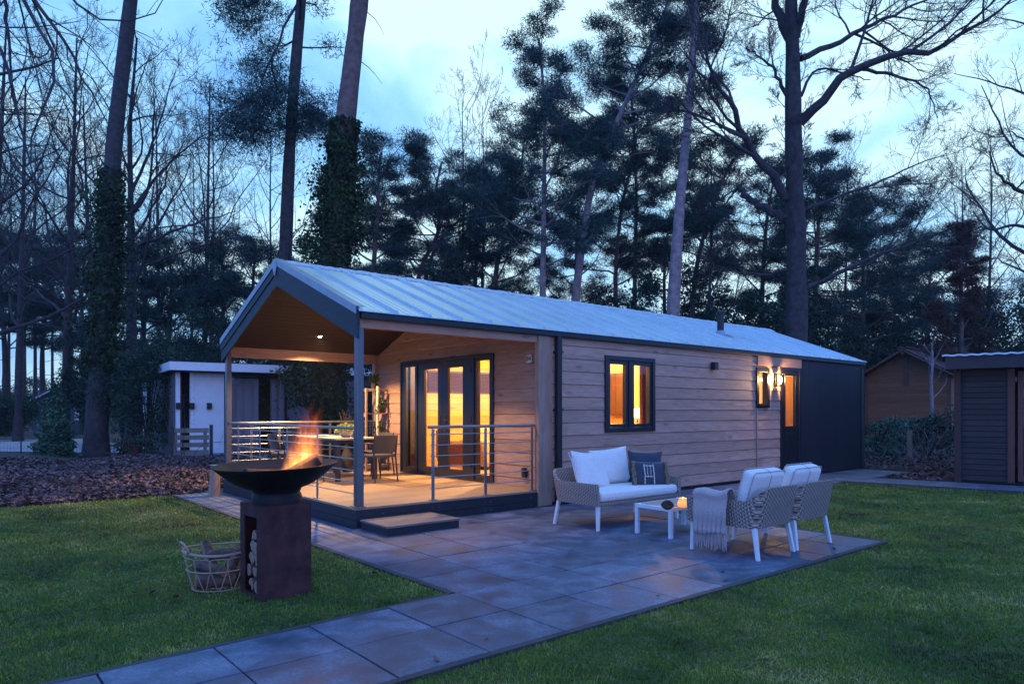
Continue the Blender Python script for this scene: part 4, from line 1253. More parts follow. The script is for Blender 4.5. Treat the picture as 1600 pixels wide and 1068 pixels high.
# leaning timber by the porch corner
tp = thing('timber_post', 'short pale sawn timber post standing at the far front corner of the porch', 'post', HF(-0.36, 4.60, 0), TH+0.2)
MB().hexa([(-0.07, -0.09, 0.0), (0.07, -0.09, 0.0), (0.07, 0.09, 0.0), (-0.07, 0.09, 0.0), (-0.02, -0.07, 0.52), (0.08, -0.07, 0.52), (0.08, 0.07, 0.55), (-0.02, 0.07, 0.55)]).build('timber', M['wood_post'], tp, bevel=0.008)
MB().box(-0.05, 0.09, -0.085, 0.085, 0.545, 0.56).build('cap', M['barge_cap'], tp)
# ================================================================== ON THE PORCH
ZP = ZD + 0.002
dt = hthing('dining_table', 'dark-legged dining table with pale top on the porch', 'table', 1.62, 3.95, ZP)
mb = MB()
for i in range(6): mb.box(-0.43+i*0.1435, -0.43+i*0.1435+0.140, -0.88, 0.88, 0.715, 0.745)
mb.build('tabletop', boards('pale_tabletop', (0.55, 0.46, 0.36), (0.66, 0.56, 0.44), 'y', knots=False), dt, bevel=0.004)
dark = plain('charcoal_metal', (0.028, 0.028, 0.034), 0.5)
mb = MB(); mb.box(-0.38, 0.38, -0.80, 0.80, 0.655, 0.713); mb.build('apron', dark, dt)
for x in (-0.36, 0.36):
    for y in (-0.78, 0.78): MB().bar((x*0.98, y, 0), (x, y, 0.655), 0.075).build('leg', dark, dt, bevel=0.006)
sling = cloth('charcoal_sling', (0.050, 0.046, 0.048), bmp=0.1)
def dining_chair(u, v, rot, label):
    c = hthing('dining_chair', label, 'chair', u, v, ZP, rot, 'dark chairs round the porch table')
    # faces +y; back at -y
    mb = MB(); n = 8
    for i in range(n+1):
        s = -1 + 2*i/n
        for z, yy, t in ((0.50, -0.19, 0), (0.80, -0.27, 0)):
            mb.v.append((0.235*s, yy - 0.05*(1-s*s), z)); mb.v.append((0.235*s, yy - 0.05*(1-s*s) + 0.022, z))
    for i in range(n):
        a = i*4; b = a+4
        mb.f += [(a, b, b+2, a+2), (a+1, a+3, b+3, b+1), (a+2, b+2, b+3, a+3), (a, a+1, b+1, b)]
    mb.f += [(0, 2, 3, 1), (n*4, n*4+1, n*4+3, n*4+2)]
    mb.build('backrest', sling, c, smooth=True, ang=50)
    softbox(MB().box(-0.235, 0.235, -0.21, 0.24, 0.42, 0.465), 'seat', sling, c, 0.018)
    for sx in (-1, 1):
        MB().tube([(sx*0.235, -0.27, 0.0), (sx*0.225, -0.215, 0.44), (sx*0.235, -0.255, 0.80)], [0.013, 0.016, 0.011], 8).build('leg', dark, c, smooth=True)
        MB().tube([(sx*0.245, 0.27, 0.0), (sx*0.225, 0.215, 0.44)], [0.012, 0.016], 8).build('leg', dark, c, smooth=True)
        MB().tube([(sx*0.235, -0.24, 0.66), (sx*0.27, -0.1, 0.665), (sx*0.27, 0.12, 0.655), (sx*0.235, 0.21, 0.60), (sx*0.225, 0.215, 0.44)], 0.011, 8).build('armrest', dark, c, smooth=True)
    return c
dining_chair(1.84, 2.82, R(6), 'dark dining chair at the near end of the table with its back to the step')
dining_chair(2.36, 3.85, R(96), 'dark dining chair between the table and the glass doors')
dining_chair(0.82, 3.60, R(-86), 'dark dining chair behind the flames on the railing side of the table')
dining_chair(0.84, 4.40, R(-92), 'dark dining chair at the outer far corner of the porch')
# flowers on the table
fp = hthing('flower_bowl', 'pale bowl of yellow-green flowers on the porch dining table', 'flowers', 1.58, 3.50, ZP+0.745)
MB().lathe([(0.0, 0.0), (0.06, 0.0), (0.11, 0.05), (0.13, 0.10), (0.12, 0.10), (0.10, 0.05), (0.0, 0.02)], 24).build('bowl', plain('cream_pot', (0.62, 0.52, 0.36), 0.6), fp, smooth=True)
q = random.Random(3); V = []
for i in range(420):
    a = q.uniform(0, 6.28); b = math.acos(q.uniform(-0.1, 1)); r = 0.17*q.uniform(0.7, 1.05)
    c = np.array([r*math.sin(b)*math.cos(a)*1.2, r*math.sin(b)*math.sin(a)*1.2, 0.10 + r*math.cos(b)*0.9])
    d1_ = np.array([q.gauss(0, 1) for _ in range(3)]); d1_ /= np.linalg.norm(d1_); d2_ = np.cross(d1_, [q.gauss(0, 1) for _ in range(3)]); d2_ /= np.linalg.norm(d2_)
    V += [c - d1_*.02 - d2_*.014, c + d1_*.02 - d2_*.010, c + d1_*.014 + d2_*.016, c - d1_*.014 + d2_*.012]
mesh_tris('blossoms', np.array(V), foliage('lime_blossom', (0.22, 0.30, 0.06), (0.72, 0.72, 0.34), 14, 0.6, 0.4), fp, 4)
for (x, y, lab) in ((0.12, -0.55, 'white dinner plate on the porch table at the near end'), (-0.16, 0.25, 'white dinner plate at the middle of the porch table')):
    p = HF(1.62+x, 3.95+y, ZP+0.7455)
    o = MB().lathe([(0.0, 0.004), (0.08, 0.004), (0.125, 0.018), (0.125, 0.022), (0.08, 0.010), (0.0, 0.010)], 28).build('dinner_plate', M['white'], smooth=True, loc=p)
    tag(o, lab, 'plate', 'plates on the porch table')
# plant shelf
PSU, PSV = 2.90, 4.86
ps = hthing('plant_shelf', 'tall open timber plant shelf in the far corner of the porch', 'shelf', PSU, PSV, ZP)
mb = MB(); sw = 0.27
for x in (-sw, sw):
    for y in (-0.14, 0.14): mb.box(x-0.02, x+0.02, y-0.02, y+0.02, 0, 1.68)
for y in (-0.14, 0.14): mb.box(-sw+0.02, sw-0.02, y-0.015, y+0.015, 1.62, 1.67); mb.box(-sw+0.02, sw-0.02, y-0.015, y+0.015, 0.05, 0.10)
for z in (0.32, 0.62, 1.14):
    for x in (-sw, sw): mb.box(x-0.015, x+0.015, -0.12, 0.12, z-0.04, z-0.004)
mb.build('frame', M['wood_post'], ps, bevel=0.003)
for z in (0.10, 0.66, 1.15): MB().box(-sw+0.021, sw-0.021, -0.118, 0.118, z, z+0.022).build('shelf_board', M['wood_trim'], ps, bevel=0.002)
bpole = hthing('birch_pole', 'pale birch pole wound with a climbing vine against the plant shelf', 'pole', PSU-0.04, PSV-0.20, ZP)
mb = MB(); mb.tube([(0, 0, 0), (0.005, 0.0, 0.6), (-0.005, 0.01, 1.2), (0.0, 0.0, 1.72)], [0.038, 0.034, 0.032, 0.03], 12)
mb.build('stem', plain('birch_bark', (0.60, 0.52, 0.42), 0.8, var=0.3, sc=9), bpole, smooth=True)
def leafcloud(n, cen, ext, size, seed, shape='ball', droop=0.0):
    r_ = np.random.default_rng(seed)
    c = r_.normal(size=(n, 3)); c /= np.linalg.norm(c, axis=1)[:, None]; c *= (r_.random((n, 1))**0.45)
    c = c*np.array(ext) + np.array(cen)
    return leaf_quads(c, size, r_, droop)
def leaf_quads(c, size, r_, droop=0.0, aspect=0.62):
    n = len(c)
    d1 = r_.normal(size=(n, 3)); d1[:, 2] -= droop; d1 /= np.linalg.norm(d1, axis=1)[:, None]
    d2 = np.cross(d1, r_.normal(size=(n, 3))); d2 /= np.linalg.norm(d2, axis=1)[:, None]
    s = size*(0.6 + 0.8*r_.random((n, 1)))
    V = np.empty((n, 4, 3))
    V[:, 0] = c - d1*s*0.5; V[:, 1] = c + d2*s*aspect*0.5; V[:, 2] = c + d1*s*0.5; V[:, 3] = c - d2*s*aspect*0.5
    return V.reshape(-1, 3)
r_ = np.random.default_rng(5)
tt = np.linspace(0, 1, 130)
c = np.stack([0.055*np.cos(tt*22), 0.055*np.sin(tt*22), 0.1+tt*1.55], 1) + r_.normal(size=(130, 3))*0.018
mesh_tris('vine', leaf_quads(c, 0.055, r_, 0.5), foliage('vine_leaves', (0.03, 0.06, 0.02), (0.14, 0.17, 0.05), 9, 0.5, 0.4), bpole, 4)
pot_m = plain('dark_pot', (0.05, 0.045, 0.045), 0.6)
green = foliage('pot_plant_leaves', (0.02, 0.05, 0.02), (0.07, 0.13, 0.045), 8, 0.5, 0.4)
def pot_plant(u, v, z, h, kind, label, seed):
    t = hthing('potted_plant', label, 'plant', u, v, z, group='potted plants on the plant shelf')
    MB().lathe([(0.0, 0.0), (0.05, 0.0), (0.065, 0.10), (0.07, 0.11), (0.06, 0.11), (0.055, 0.09), (0.0, 0.09)], 18).build('pot', pot_m, t, smooth=True)
    r_ = np.random.default_rng(seed)
    if kind == 'spike':
        V = []
        for i in range(60):
            a = r_.uniform(0, 6.28); e_ = r_.uniform(0.3, 1.4); l = h*r_.uniform(0.7, 1.1)
            d = np.array([math.cos(a)*math.cos(e_), math.sin(a)*math.cos(e_), math.sin(e_)]); s = np.array([-math.sin(a), math.cos(a), 0])*0.009
            b = np.array([0, 0, 0.1]); mid = b + d*l*0.6; tip = b + d*l - np.array([0, 0, 0.10*l])
            V += [b-s*.5, mid-s, tip, mid+s]
        mesh_tris('leaves', np.array(V), green, t, 4)
    else:
        V = leafcloud(170, (0, 0, 0.10+h*0.5), (0.11, 0.11, h*0.6), 0.05, seed, droop=0.6)
        mesh_tris('leaves', V, green, t, 4)
pot_plant(PSU-0.02, PSV, ZP+1.675, 0.28, 'spike', 'spiky-leaved plant in dark pot on top of the plant shelf', 1)
pot_plant(PSU+0.14, PSV, ZP+1.173, 0.22, 'ball', 'bushy plant in dark pot on the upper board of the plant shelf', 2)
pot_plant(PSU+0.10, PSV, ZP+0.683, 0.20, 'ball', 'bushy plant in dark pot on the middle board of the plant shelf', 3)
pot_plant(PSU+0.12, PSV, ZP+0.123, 0.25, 'ball', 'bushy plant in dark pot on the lowest board of the plant shelf', 4)
o = MB()
q = random.Random(8)
for i in range(26):
    a = q.uniform(0, 6.28); l = q.uniform(.5, .85); o.tube([(0, 0, 0.02), (0.07*math.cos(a)*l, 0.07*math.sin(a)*l, 0.4*l+.1), (0.20*math.cos(a)*l, 0.2*math.sin(a)*l, 0.95*l)], [0.005, 0.004, 0.002], 4, False)
vs = hthing('twig_vase', 'dark vase of bare twigs on the porch floor left of the plant shelf', 'vase', 2.30, 4.90, ZP)
MB().lathe([(0.0, 0.0), (0.09, 0.0), (0.12, 0.18), (0.10, 0.36), (0.05, 0.48), (0.06, 0.52), (0.045, 0.52), (0.04, 0.46), (0.0, 0.4)], 24).build('vase', pot_m, vs, smooth=True)
tw = o.build('twigs', M['twig'], vs); tw.location = (0, 0, 0.42)

# ================================================================== INSIDE THE CABIN
leather = plain('tan_leather', (0.13, 0.045, 0.022), 0.55, var=0.2)
ZI = 0.27
ac = hthing('leather_armchair', 'brown leather armchair with sheepskin seen through the glass doors', 'armchair', 4.02, 3.40, ZI, R(-118))
softbox(MB().box(-0.36, 0.36, -0.33, 0.36, 0.18, 0.44), 'seat', leather, ac, 0.06)
b_ = softbox(MB().box(-0.36, 0.36, -0.46, -0.30, 0.25, 0.86), 'backrest', leather, ac, 0.06)
for sx in (-1, 1): softbox(MB().box(sx*0.40-0.055, sx*0.40+0.055, -0.42, 0.36, 0.16, 0.60), 'armrest', leather, ac, 0.05)
for sx in (-1, 1):
    for sy in (-1, 1): MB().tube([(sx*0.36, sy*0.32, 0), (sx*0.34, sy*0.30, 0.2)], 0.02, 8).build('leg', M['black'], ac, smooth=True)
sh = MB()
r_ = np.random.default_rng(12)
pts_ = np.stack([r_.uniform(-0.24, 0.24, 900), np.zeros(900), r_.uniform(0, 1, 900)], 1)
cc = np.where(pts_[:, 2:3] < 0.5, np.stack([pts_[:, 0], -0.28 + 0*pts_[:, 0], 0.92 - pts_[:, 2]*0.9], 1), np.stack([pts_[:, 0], -0.28 + (pts_[:, 2]-0.5)*1.1, 0.48 + 0*pts_[:, 0]], 1))
o = mesh_tris('sheepskin', leaf_quads(cc + r_.normal(size=cc.shape)*0.012, 0.06, r_), plain('cream_fleece', (0.70, 0.62, 0.48), 0.95), None, 4)
o.location = HF(4.02, 3.40, ZI); o.rotation_euler = (0, 0, TH+R(-118)); tag(o, 'cream sheepskin draped over the brown leather armchair', 'sheepskin')
ls = hthing('indoor_sofa', 'beige upholstered sofa along the inner wall behind the right-hand glass', 'sofa', 5.75, 3.80, ZI, R(180))
beige = cloth('beige_upholstery', (0.42, 0.33, 0.24))
softbox(MB().box(-0.95, 0.95, -0.42, 0.40, 0.10, 0.44), 'seat', beige, ls, 0.06); softbox(MB().box(-0.95, 0.95, -0.55, -0.36, 0.10, 0.85), 'backrest', beige, ls, 0.07)
for sx in (-1, 1): softbox(MB().box(sx*1.02-0.09, sx*1.02+0.09, -0.55, 0.40, 0.06, 0.62), 'armrest', beige, ls, 0.06)
MB().box(-1.0, 1.0, -0.45, 0.35, 0.0, 0.10).build('base', M['black'], ls)
# windows with half-lowered blinds on the inner far wall
wd = hthing('roman_blind', 'long dark folded blind high on the amber inner wall behind the doors', 'blind', 5.45, WID-0.125, 1.93)
mb = MB()
for k in range(5): mb.hexa([(-1.12, -0.02, k*0.085), (1.12, -0.02, k*0.085), (1.12, 0.008, k*0.085), (-1.12, 0.008, k*0.085), (-1.12, -0.008, k*0.085+0.083), (1.12, -0.008, k*0.085+0.083), (1.12, 0.008, k*0.085+0.083), (-1.12, 0.008, k*0.085+0.083)])
mb.build('folds', cloth('blind_cloth', (0.030, 0.013, 0.016), sc=25, var=0.5), wd)
MB().box(-1.14, 1.14, -0.03, 0.008, 0.43, 0.47).build('headrail', M['black'], wd)
MB().box(-1.12, 1.12, -0.026, 0.006, -0.03, -0.002).build('bottom_bar', M['black'], wd)
wr = hthing('pane_blocker', 'tall dark cabinet-shaped blocker added indoors to darken the left-hand side light', 'cabinet', 3.40, 4.52, ZI)  # made-up cabinet, put in to block the room glow behind this side light
MB().box(-0.11, 0.11, -0.42, 0.42, 0.06, 2.15).build('carcass', plain('blocker_brown', (0.05, 0.03, 0.03), 0.5), wr)
for q_ in (-0.415, 0.005): MB().box(0.112, 0.128, q_, q_+0.41, 0.08, 2.13).build('door', plain('blocker_front_brown', (0.06, 0.035, 0.034), 0.45), wr)
# sideboard and lamp inside the window
sb = hthing('sideboard', 'pale sideboard just inside the lit long-wall window', 'sideboard', 5.45, 0.42, ZI)
MB().box(-0.72, 0.72, -0.22, 0.22, 0.08, 0.95).build('carcass', M['interior'], sb)
MB().box(-0.75, 0.75, -0.25, 0.25, 0.952, 0.985).build('top', plain('pale_top', (0.72, 0.66, 0.52), 0.5), sb, bevel=0.004)
for x in (-0.6, 0.6): MB().box(x-0.03, x+0.03, -0.18, 0.18, 0, 0.079).build('foot', M['black'], sb)
tl = hthing('table_lamp', 'small lit lamp glowing beside the curtain behind the long-wall window', 'lamp', 5.93, 0.44, ZI+0.985)
MB().lathe([(0.0, 0.0), (0.07, 0.0), (0.07, 0.015), (0.012, 0.03), (0.012, 0.10)], 20).build('base', M['black'], tl, smooth=True)
MB().lathe([(0.0, 0.10), (0.06, 0.12), (0.09, 0.19), (0.07, 0.27), (0.03, 0.30), (0.0, 0.305)], 20).build('shade', emit('lamp_shade', (1.0, 0.66, 0.24), 9), tl, smooth=True)
lamp('lamp_light', tl, (0.0, 0.0, 0.42), 45, (1.0, 0.60, 0.22), 0.08)
cu_ = hthing('curtain', 'rust-brown curtain hanging at the right edge of the lit window', 'curtain', 5.86, 0.22, 0.9)
mb = MB(); n = 40
for i in range(n+1):
    x = -0.12 + 0.24*i/n; y = 0.028*math.sin(i*1.1) + 0.006*math.sin(i*2.7)
    mb.v += [(x*0.85, y, 0.0), (x*(1.0), y*0.9, 0.7), (x*0.9-0.02, y*0.8, 1.55)]
for i in range(n):
    for k in range(2): mb.f.append((i*3+k, (i+1)*3+k, (i+1)*3+k+1, i*3+k+1))
mb.build('drape', cloth('rust_curtain', (0.30, 0.12, 0.06), bmp=0.1), cu_, smooth=True, ang=80)
MB().tube([(-0.22, 0, 1.56), (0.25, 0, 1.56)], 0.012, 8).build('rod', M['black'], cu_, smooth=True)
# dark inner door on the partition
idr = hthing('wall_cabinet', 'dark brown wall cabinet on the indoor partition seen through the left pane', 'cabinet', 8.46, 3.02, 1.40)
MB().box(-0.22, 0.0, -0.34, 0.34, 0.0, 0.98).build('carcass', plain('brown_door', (0.045, 0.017, 0.010), 0.5, var=0.15), idr)
for q_ in (-0.335, 0.005): MB().box(-0.238, -0.222, q_, q_+0.33, 0.01, 0.97).build('door', plain('brown_panel', (0.055, 0.021, 0.012), 0.45), idr)
pf = hthing('picture_frame', 'slim dark picture frame on the indoor partition seen through the long-wall window', 'picture', 8.46, 2.22, 2.0)
MB().box(-0.02, 0, -0.16, 0.16, -0.26, 0.26).build('frame', M['black'], pf); MB().box(-0.024, -0.020, -0.13, 0.13, -0.23, 0.23).build('print', plain('cream_print', (0.62, 0.52, 0.34), 0.7, var=0.3, sc=9), pf)
# room lamps (ceiling lights indoors, lit)
def room_lamp(u, v, z, power, lab):
    t = hthing('ceiling_lamp', lab, 'ceiling lamp', u, v, z)
    MB().lathe([(0.0, 0.10), (0.05, 0.10), (0.05, 0.085), (0.14, 0.05), (0.16, 0.0), (0.15, 0.0), (0.12, 0.045), (0.0, 0.07)], 24).build('shade', M['white'], t, smooth=True)
    MB().lathe([(0.0, -0.015), (0.04, 0.0), (0.04, 0.03), (0.0, 0.05)], 14).build('bulb', emit('room_bulb', (1.0, 0.66, 0.28), 40), t, smooth=True)
    MB().tube([(0, 0, 0.1), (0, 0, max(0.12, zroof(v)-0.17-z))], 0.006, 6).build('cord', M['black'], t)
    lamp('room_light', t, (0, 0, -0.10), power, (1.0, 0.58, 0.17), 0.10)
room_lamp(4.9, 2.6, 2.75, 700, 'lit pendant lamp hanging in the living room behind the doors')
room_lamp(7.2, 2.6, 2.75, 600, 'lit pendant lamp hanging in the kitchen end of the cabin')
room_lamp(10.3, 1.0, 2.55, 190, 'lit pendant lamp hanging inside the side door')
# ================================================================== NEIGHBOURING BUILDINGS
ch = thing('chalet', 'white flat-roofed chalet with tall dark glazing beyond the leaf bank', 'chalet', (-10.64, 21.99, 0), 0.60)
brickm = None
def brick_mat():
    m, t, p = newmat('grey_brick'); v = coords(t, 'Object', (1, 1, 1))
    s = node(t, 'ShaderNodeSeparateXYZ', {0: v}); cx = node(t, 'ShaderNodeCombineXYZ', {0: s.outputs[1], 1: s.outputs[2]}).outputs[0]
    b = node(t, 'ShaderNodeTexBrick', {'Vector': cx, 'Color1': (0.15, 0.14, 0.14, 1), 'Color2': (0.21, 0.19, 0.19, 1), 'Mortar': (0.10, 0.09, 0.09, 1), 'Scale': 5.0, 'Mortar Size': 0.02})
    t.links.new(b.outputs[0], p.inputs['Base Color']); p.inputs['Roughness'].default_value = 0.9; return m
CD = 6.0
MB().box(0.0, 0.12, 0.35, CD, 0.0, 2.72).build('wall', brick_mat(), ch)                     # left side
MB().box(0.50, 1.42, 0.0, 0.14, 0.02, 2.72).build('wall', M['render'], ch)
MB().box(0.62, 0.74, 0.3, 2.2, 0.0, 2.72).build('wall', M['render'], ch)
MB().box(0.12, 9.0, CD-0.15, CD-0.01, 0.0, 2.72).build('wall', M['render'], ch)
MB().box(8.9, 9.02, 0.16, CD-0.16, 0.0, 2.72).build('wall', M['render'], ch)
MB().box(-0.28, 9.3, -0.55, CD+0.25, 2.76, 3.02).build('roof', M['white'], ch)
MB().box(-0.24, 9.26, -0.51, CD+0.21, 3.022, 3.05).build('roof_edge', M['black'], ch)
MB().box(-0.2, 9.2, -0.45, CD+0.15, 2.725, 2.758).build('soffit', M['ceiling'], ch)
MB().box(-0.02, 0.10, -0.02, 0.10, 0.0, 2.722).build('post', M['white'], ch)
MB().box(-0.26, -0.16, CD-0.1, CD+0.2, 0.0, 2.722).build('post', M['white'], ch)
MB().box(0.40, 0.495, -0.01, 0.16, 0.0, 2.722).build('post', M['white'], ch)
MB().box(-0.2, 9.2, -0.9, 0.0, -0.02, 0.12).build('terrace', M['paver'], ch)
g = MB(); frame_rect(g, 0.14, 0.60, 0.1, 2.70, 0.07, 2.0, 2.1, ax='v', base=0.0)
dd = g.build('door', M['frame'], ch); MB().box(0.2, 0.54, 2.03, 2.05, 0.17, 2.63).build('pane', M['glass'], dd)
mb = MB(); mb.box(0.145, 0.20, 0.36, 1.9, 0.9, 0.96); mb.box(0.145, 0.20, 0.36, 1.9, 1.9, 1.96); mb.box(0.145, 0.20, 0.36, 0.44, 0.3, 2.6)
mb.build('window_frame', plain('brown_frame', (0.13, 0.06, 0.035), 0.6), ch)
sf = MB()
for a in (1.43, 3.4, 5.4, 7.3, 8.82): sf.box(a, a+0.08, 0.02, 0.12, 0.10, 2.72)
sf.box(1.43, 8.9, 0.02, 0.12, 2.62, 2.715); sf.box(1.43, 8.9, 0.02, 0.12, 0.0, 0.10)
sf = sf.build('sliding_frame', M['frame'], ch)
for a, b in ((1.51, 3.4), (3.48, 5.4), (5.48, 7.3), (7.38, 8.82)): MB().box(a, b, 0.06, 0.075, 0.1, 2.62).build('pane', M['glass'], sf)
ct = cloth('grey_net', (0.24, 0.25, 0.29))
for a, b in ((1.6, 2.6), (3.0, 4.4), (5.0, 6.2), (6.8, 8.5)):
    mb = MB(); n = int((b-a)*16)
    for i in range(n+1):
        x = a+(b-a)*i/n; y = 0.35+0.035*math.sin(i*1.5)
        mb.v += [(x, y, 0.12), (x, y, 2.6)]
    for i in range(n): mb.f.append((2*i, 2*i+2, 2*i+3, 2*i+1))
    mb.build('curtain', ct, ch, smooth=True)
MB().box(0.15, 8.9, 1.3, 1.36, 0.0, 2.7).build('inner_wall', M['ceiling'], ch)
for x, y in ((0.96, -0.05), (0.44, -0.06), (0.04, -0.07)): MB().box(x-0.07, x+0.07, y-0.045, y+0.045, 1.55, 1.75).build('wall_light', M['black'], ch)

gt = thing('slatted_gate', 'weathered wooden slatted gate between two dark posts before the white chalet', 'gate', at(268, 724, 19.4).to_tuple()[:2] + (0,), math.atan2(0.35, 0.95))
grey_wood = boards('grey_planks', (0.20, 0.165, 0.14), (0.29, 0.245, 0.21), 'x', knots=True)
mb = MB()
for i, z in enumerate((0.26, 0.47, 0.68, 0.88)): mb.box(0.05, 0.96, -0.012, 0.012, z, z+0.125)
mb.build('slats', grey_wood, gt)
mb = MB()
for x in (0.10, 0.86): mb.box(x-0.045, x+0.045, 0.013, 0.035, 0.22, 1.0)
mb.build('battens', grey_wood, gt)
for x in (0.0, 1.02): MB().box(x-0.045, x+0.045, -0.045, 0.045, -0.02, 1.10).build('post', M['bark_dark'], gt, bevel=0.006)

sh_ = thing('garden_shed', 'dark plank shed with pale corrugated roof edge at the right of the lawn', 'shed', (9.44, 14.68, 0), R(-37))
dkp = boards('dark_shed_planks', (0.020, 0.017, 0.021), (0.036, 0.030, 0.033), 'x', knots=False, isl=0.3)
mb = MB()
clad(mb, W_(0.0, 0.86), 0.03, 2.36, 0.115, lambda a, d, z: (a, -d, z), (), 0.014)
clad(mb, W_(2.6, 6.0), 0.03, 2.36, 0.115, lambda a, d, z: (a, -d, z), (), 0.014)
clad(mb, W_(0.0, 5.0), 0.03, 2.36, 0.115, lambda a, d, z: (-d, a, z), (), 0.014)
mb.build('wall', dkp, sh_)
MB().box(0.015, 6.0, 0.02, 5.0, 0.0, 0.03).build('floor', M['black'], sh_); MB().box(0.02, 6.0, 4.9, 5.0, 0.03, 2.35).build('wall', M['black'], sh_); MB().box(5.9, 6.0, 0.02, 4.89, 0.03, 2.35).build('wall', M['black'], sh_)
MB().box(-0.06, 0.06, -0.06, 0.06, 0.0, 2.36).build('corner_post', plain('dark_post', (0.042, 0.030, 0.030), 0.8), sh_, bevel=0.005)
redm = boards('red_brown_frame', (0.115, 0.050, 0.038), (0.15, 0.07, 0.055), 'z', knots=False)
mb = MB(); mb.box(0.86, 0.98, -0.05, 0.05, 0.03, 2.36); mb.box(1.03, 1.12, -0.04, 0.05, 0.06, 2.30)
mb.box(2.48, 2.60, -0.05, 0.05, 0.03, 2.36); mb.box(1.12, 2.48, -0.04, 0.05, 2.22, 2.30); mb.box(1.12, 2.48, -0.04, 0.05, 0.06, 0.2)
for z in (0.85, 1.5): mb.box(1.12, 2.48, -0.03, 0.03, z, z+0.05)
dr = mb.build('door', redm, sh_, bevel=0.004)
MB().box(1.12, 2.48, -0.005, 0.008, 0.2, 2.22).build('pane', M['glass'], dr)
mb = MB().tube([(1.00, -0.055, 2.08), (1.00, -0.075, 2.10), (1.00, -0.075, 2.18), (1.00, -0.055, 2.2)], 0.008, 6); mb.build('handle', M['steel'], dr)
MB().box(-0.16, 6.6, -0.38, 5.3, 2.365, 2.42).build('soffit', M['black'], sh_)
mb = MB(); mb.box(-0.19, 6.6, -0.42, -0.382, 2.362, 2.64); mb.box(-0.19, -0.162, -0.38, 5.3, 2.362, 2.64); mb.build('fascia', plain('dark_fascia', (0.026, 0.026, 0.036), 0.6), sh_)
mb = MB(); n = 130
for i in range(n+1):
    x = -0.24 + 6.9*i/n; z = 2.66 + 0.009*math.sin(x*2*math.pi/0.22)
    mb.v += [(x, -0.48, z), (x, 5.5, z+0.30), (x, -0.48, z-0.035)]
for i in range(n): mb.f += [(i*3, i*3+3, i*3+4, i*3+1), (i*3+2, i*3+5, i*3+3, i*3)]
mb.build('roof', M['roof'], sh_, smooth=True)

br = thing('brown_cabin', 'small brown timber cabin with tiled gable roof behind the bushes', 'cabin', (16.1, 31.5, 0), R(-45))
bw_ = boards('amber_boards', (0.30, 0.115, 0.048), (0.40, 0.165, 0.075), 'x', knots=False)
GW = 3.3
def bgab(z): 
    if z <= 3.10: return (0.0, GW)
    q_ = (z-3.10)/0.60; return (min(q_, GW/2-0.01), max(GW-q_, GW/2+0.01))
clad(MB(), bgab, 0.0, 4.12, 0.15, lambda a, d, z: (a, -d, z), (), 0.012).build('wall', bw_, br)
clad(MB(), W_(0, 7.0), 0.0, 3.1, 0.15, lambda a, d, z: (GW+d, a, z), (), 0.012).build('wall', bw_, br)
clad(MB(), W_(0, 7.0), 0.0, 3.1, 0.15, lambda a, d, z: (-d, a, z), (), 0.012).build('wall', bw_, br)
MB().box(0.02, GW-0.02, 6.9, 7.0, 0, 3.1).build('wall', bw_, br)
tilem = plain('brown_tiles', (0.115, 0.068, 0.062), 0.8, var=0.4, sc=5, isl=0.3)
mb = MB()
for sd_ in (0, 1):
    for r in range(9):
        a, b = -0.42 + r*0.242, -0.42 + (r+1)*0.242 + 0.03
        for c in range(26):
            y0 = -0.55 + c*0.30; za, zb = 3.10 + a*0.60 + 0.13, 3.10 + b*0.60 + 0.10
            xa, xb = (a, b) if sd_ == 0 else (GW-a, GW-b)
            mb.hexa([(xa, y0, za-0.03), (xa, y0+0.29, za-0.03), (xb, y0+0.29, zb-0.03), (xb, y0, zb-0.03), (xa, y0, za), (xa, y0+0.29, za), (xb, y0+0.29, zb), (xb, y0, zb)])
mb.build('roof', tilem, br)
mb = MB()
for sgn in (0, 1):
    f_ = (lambda x: x) if sgn == 0 else (lambda x: GW-x)
    mb.bar((f_(-0.42), -0.58, 3.10-0.42*0.6+0.02), (f_(GW/2), -0.58, 3.10+GW/2*0.6+0.02), 0.05, 0.20, up=(0, 1, 0))
mb.build('barge_board', plain('red_barge', (0.15, 0.075, 0.055), 0.7), br)
mb = MB(); redt = plain('red_trim', (0.17, 0.075, 0.05), 0.7); mb.box(GW/2-0.1, GW/2+0.1, -0.06, -0.016, 2.6, 3.95)
mb.build('trim', redt, br); MB().box(-0.05, 0.08, -0.05, -0.014, 0, 3.05).build('corner_board', redt, br); MB().box(GW-0.08, GW+0.05, -0.05, -0.014, 0, 3.05).build('corner_board', redt, br)
MB().bar((GW/2, -0.62, 3.98), (GW/2, 0.0, 3.98), 0.12).build('ridge_beam', redt, br)
hb = thing('tiled_house', 'long low house with brown tiled roof behind the dark shed', 'house', (18.6, 33.5, 0), R(8))
MB().box(0, 12, 0, 7, 0, 3.2).build('wall', bw_, hb)
mb = MB()
for r in range(12):
    for c in range(44):
        y0, x0 = -0.6 + r*0.36, -0.5 + c*0.30
        z0_ = 3.1 + r*0.155
        mb.hexa([(x0, y0, z0_), (x0+0.285, y0, z0_), (x0+0.285, y0+0.39, z0_+0.155), (x0, y0+0.39, z0_+0.155), (x0, y0, z0_+0.035), (x0+0.285, y0, z0_+0.035), (x0+0.285, y0+0.39, z0_+0.185), (x0, y0+0.39, z0_+0.185)])
mb.add([(-0.5, 3.72, 4.97), (12.7, 3.72, 4.97), (12.7, 7.6, 3.2), (-0.5, 7.6, 3.2)], [(0, 1, 2, 3)])
mb.build('roof', tilem, hb)
gh = thing('green_house', 'far green-boarded house with white verges beyond the conifer', 'house', (-28.6, 44.5, 0), R(6))
gb_ = boards('green_boards', (0.05, 0.085, 0.10), (0.07, 0.11, 0.125), 'x', knots=False)
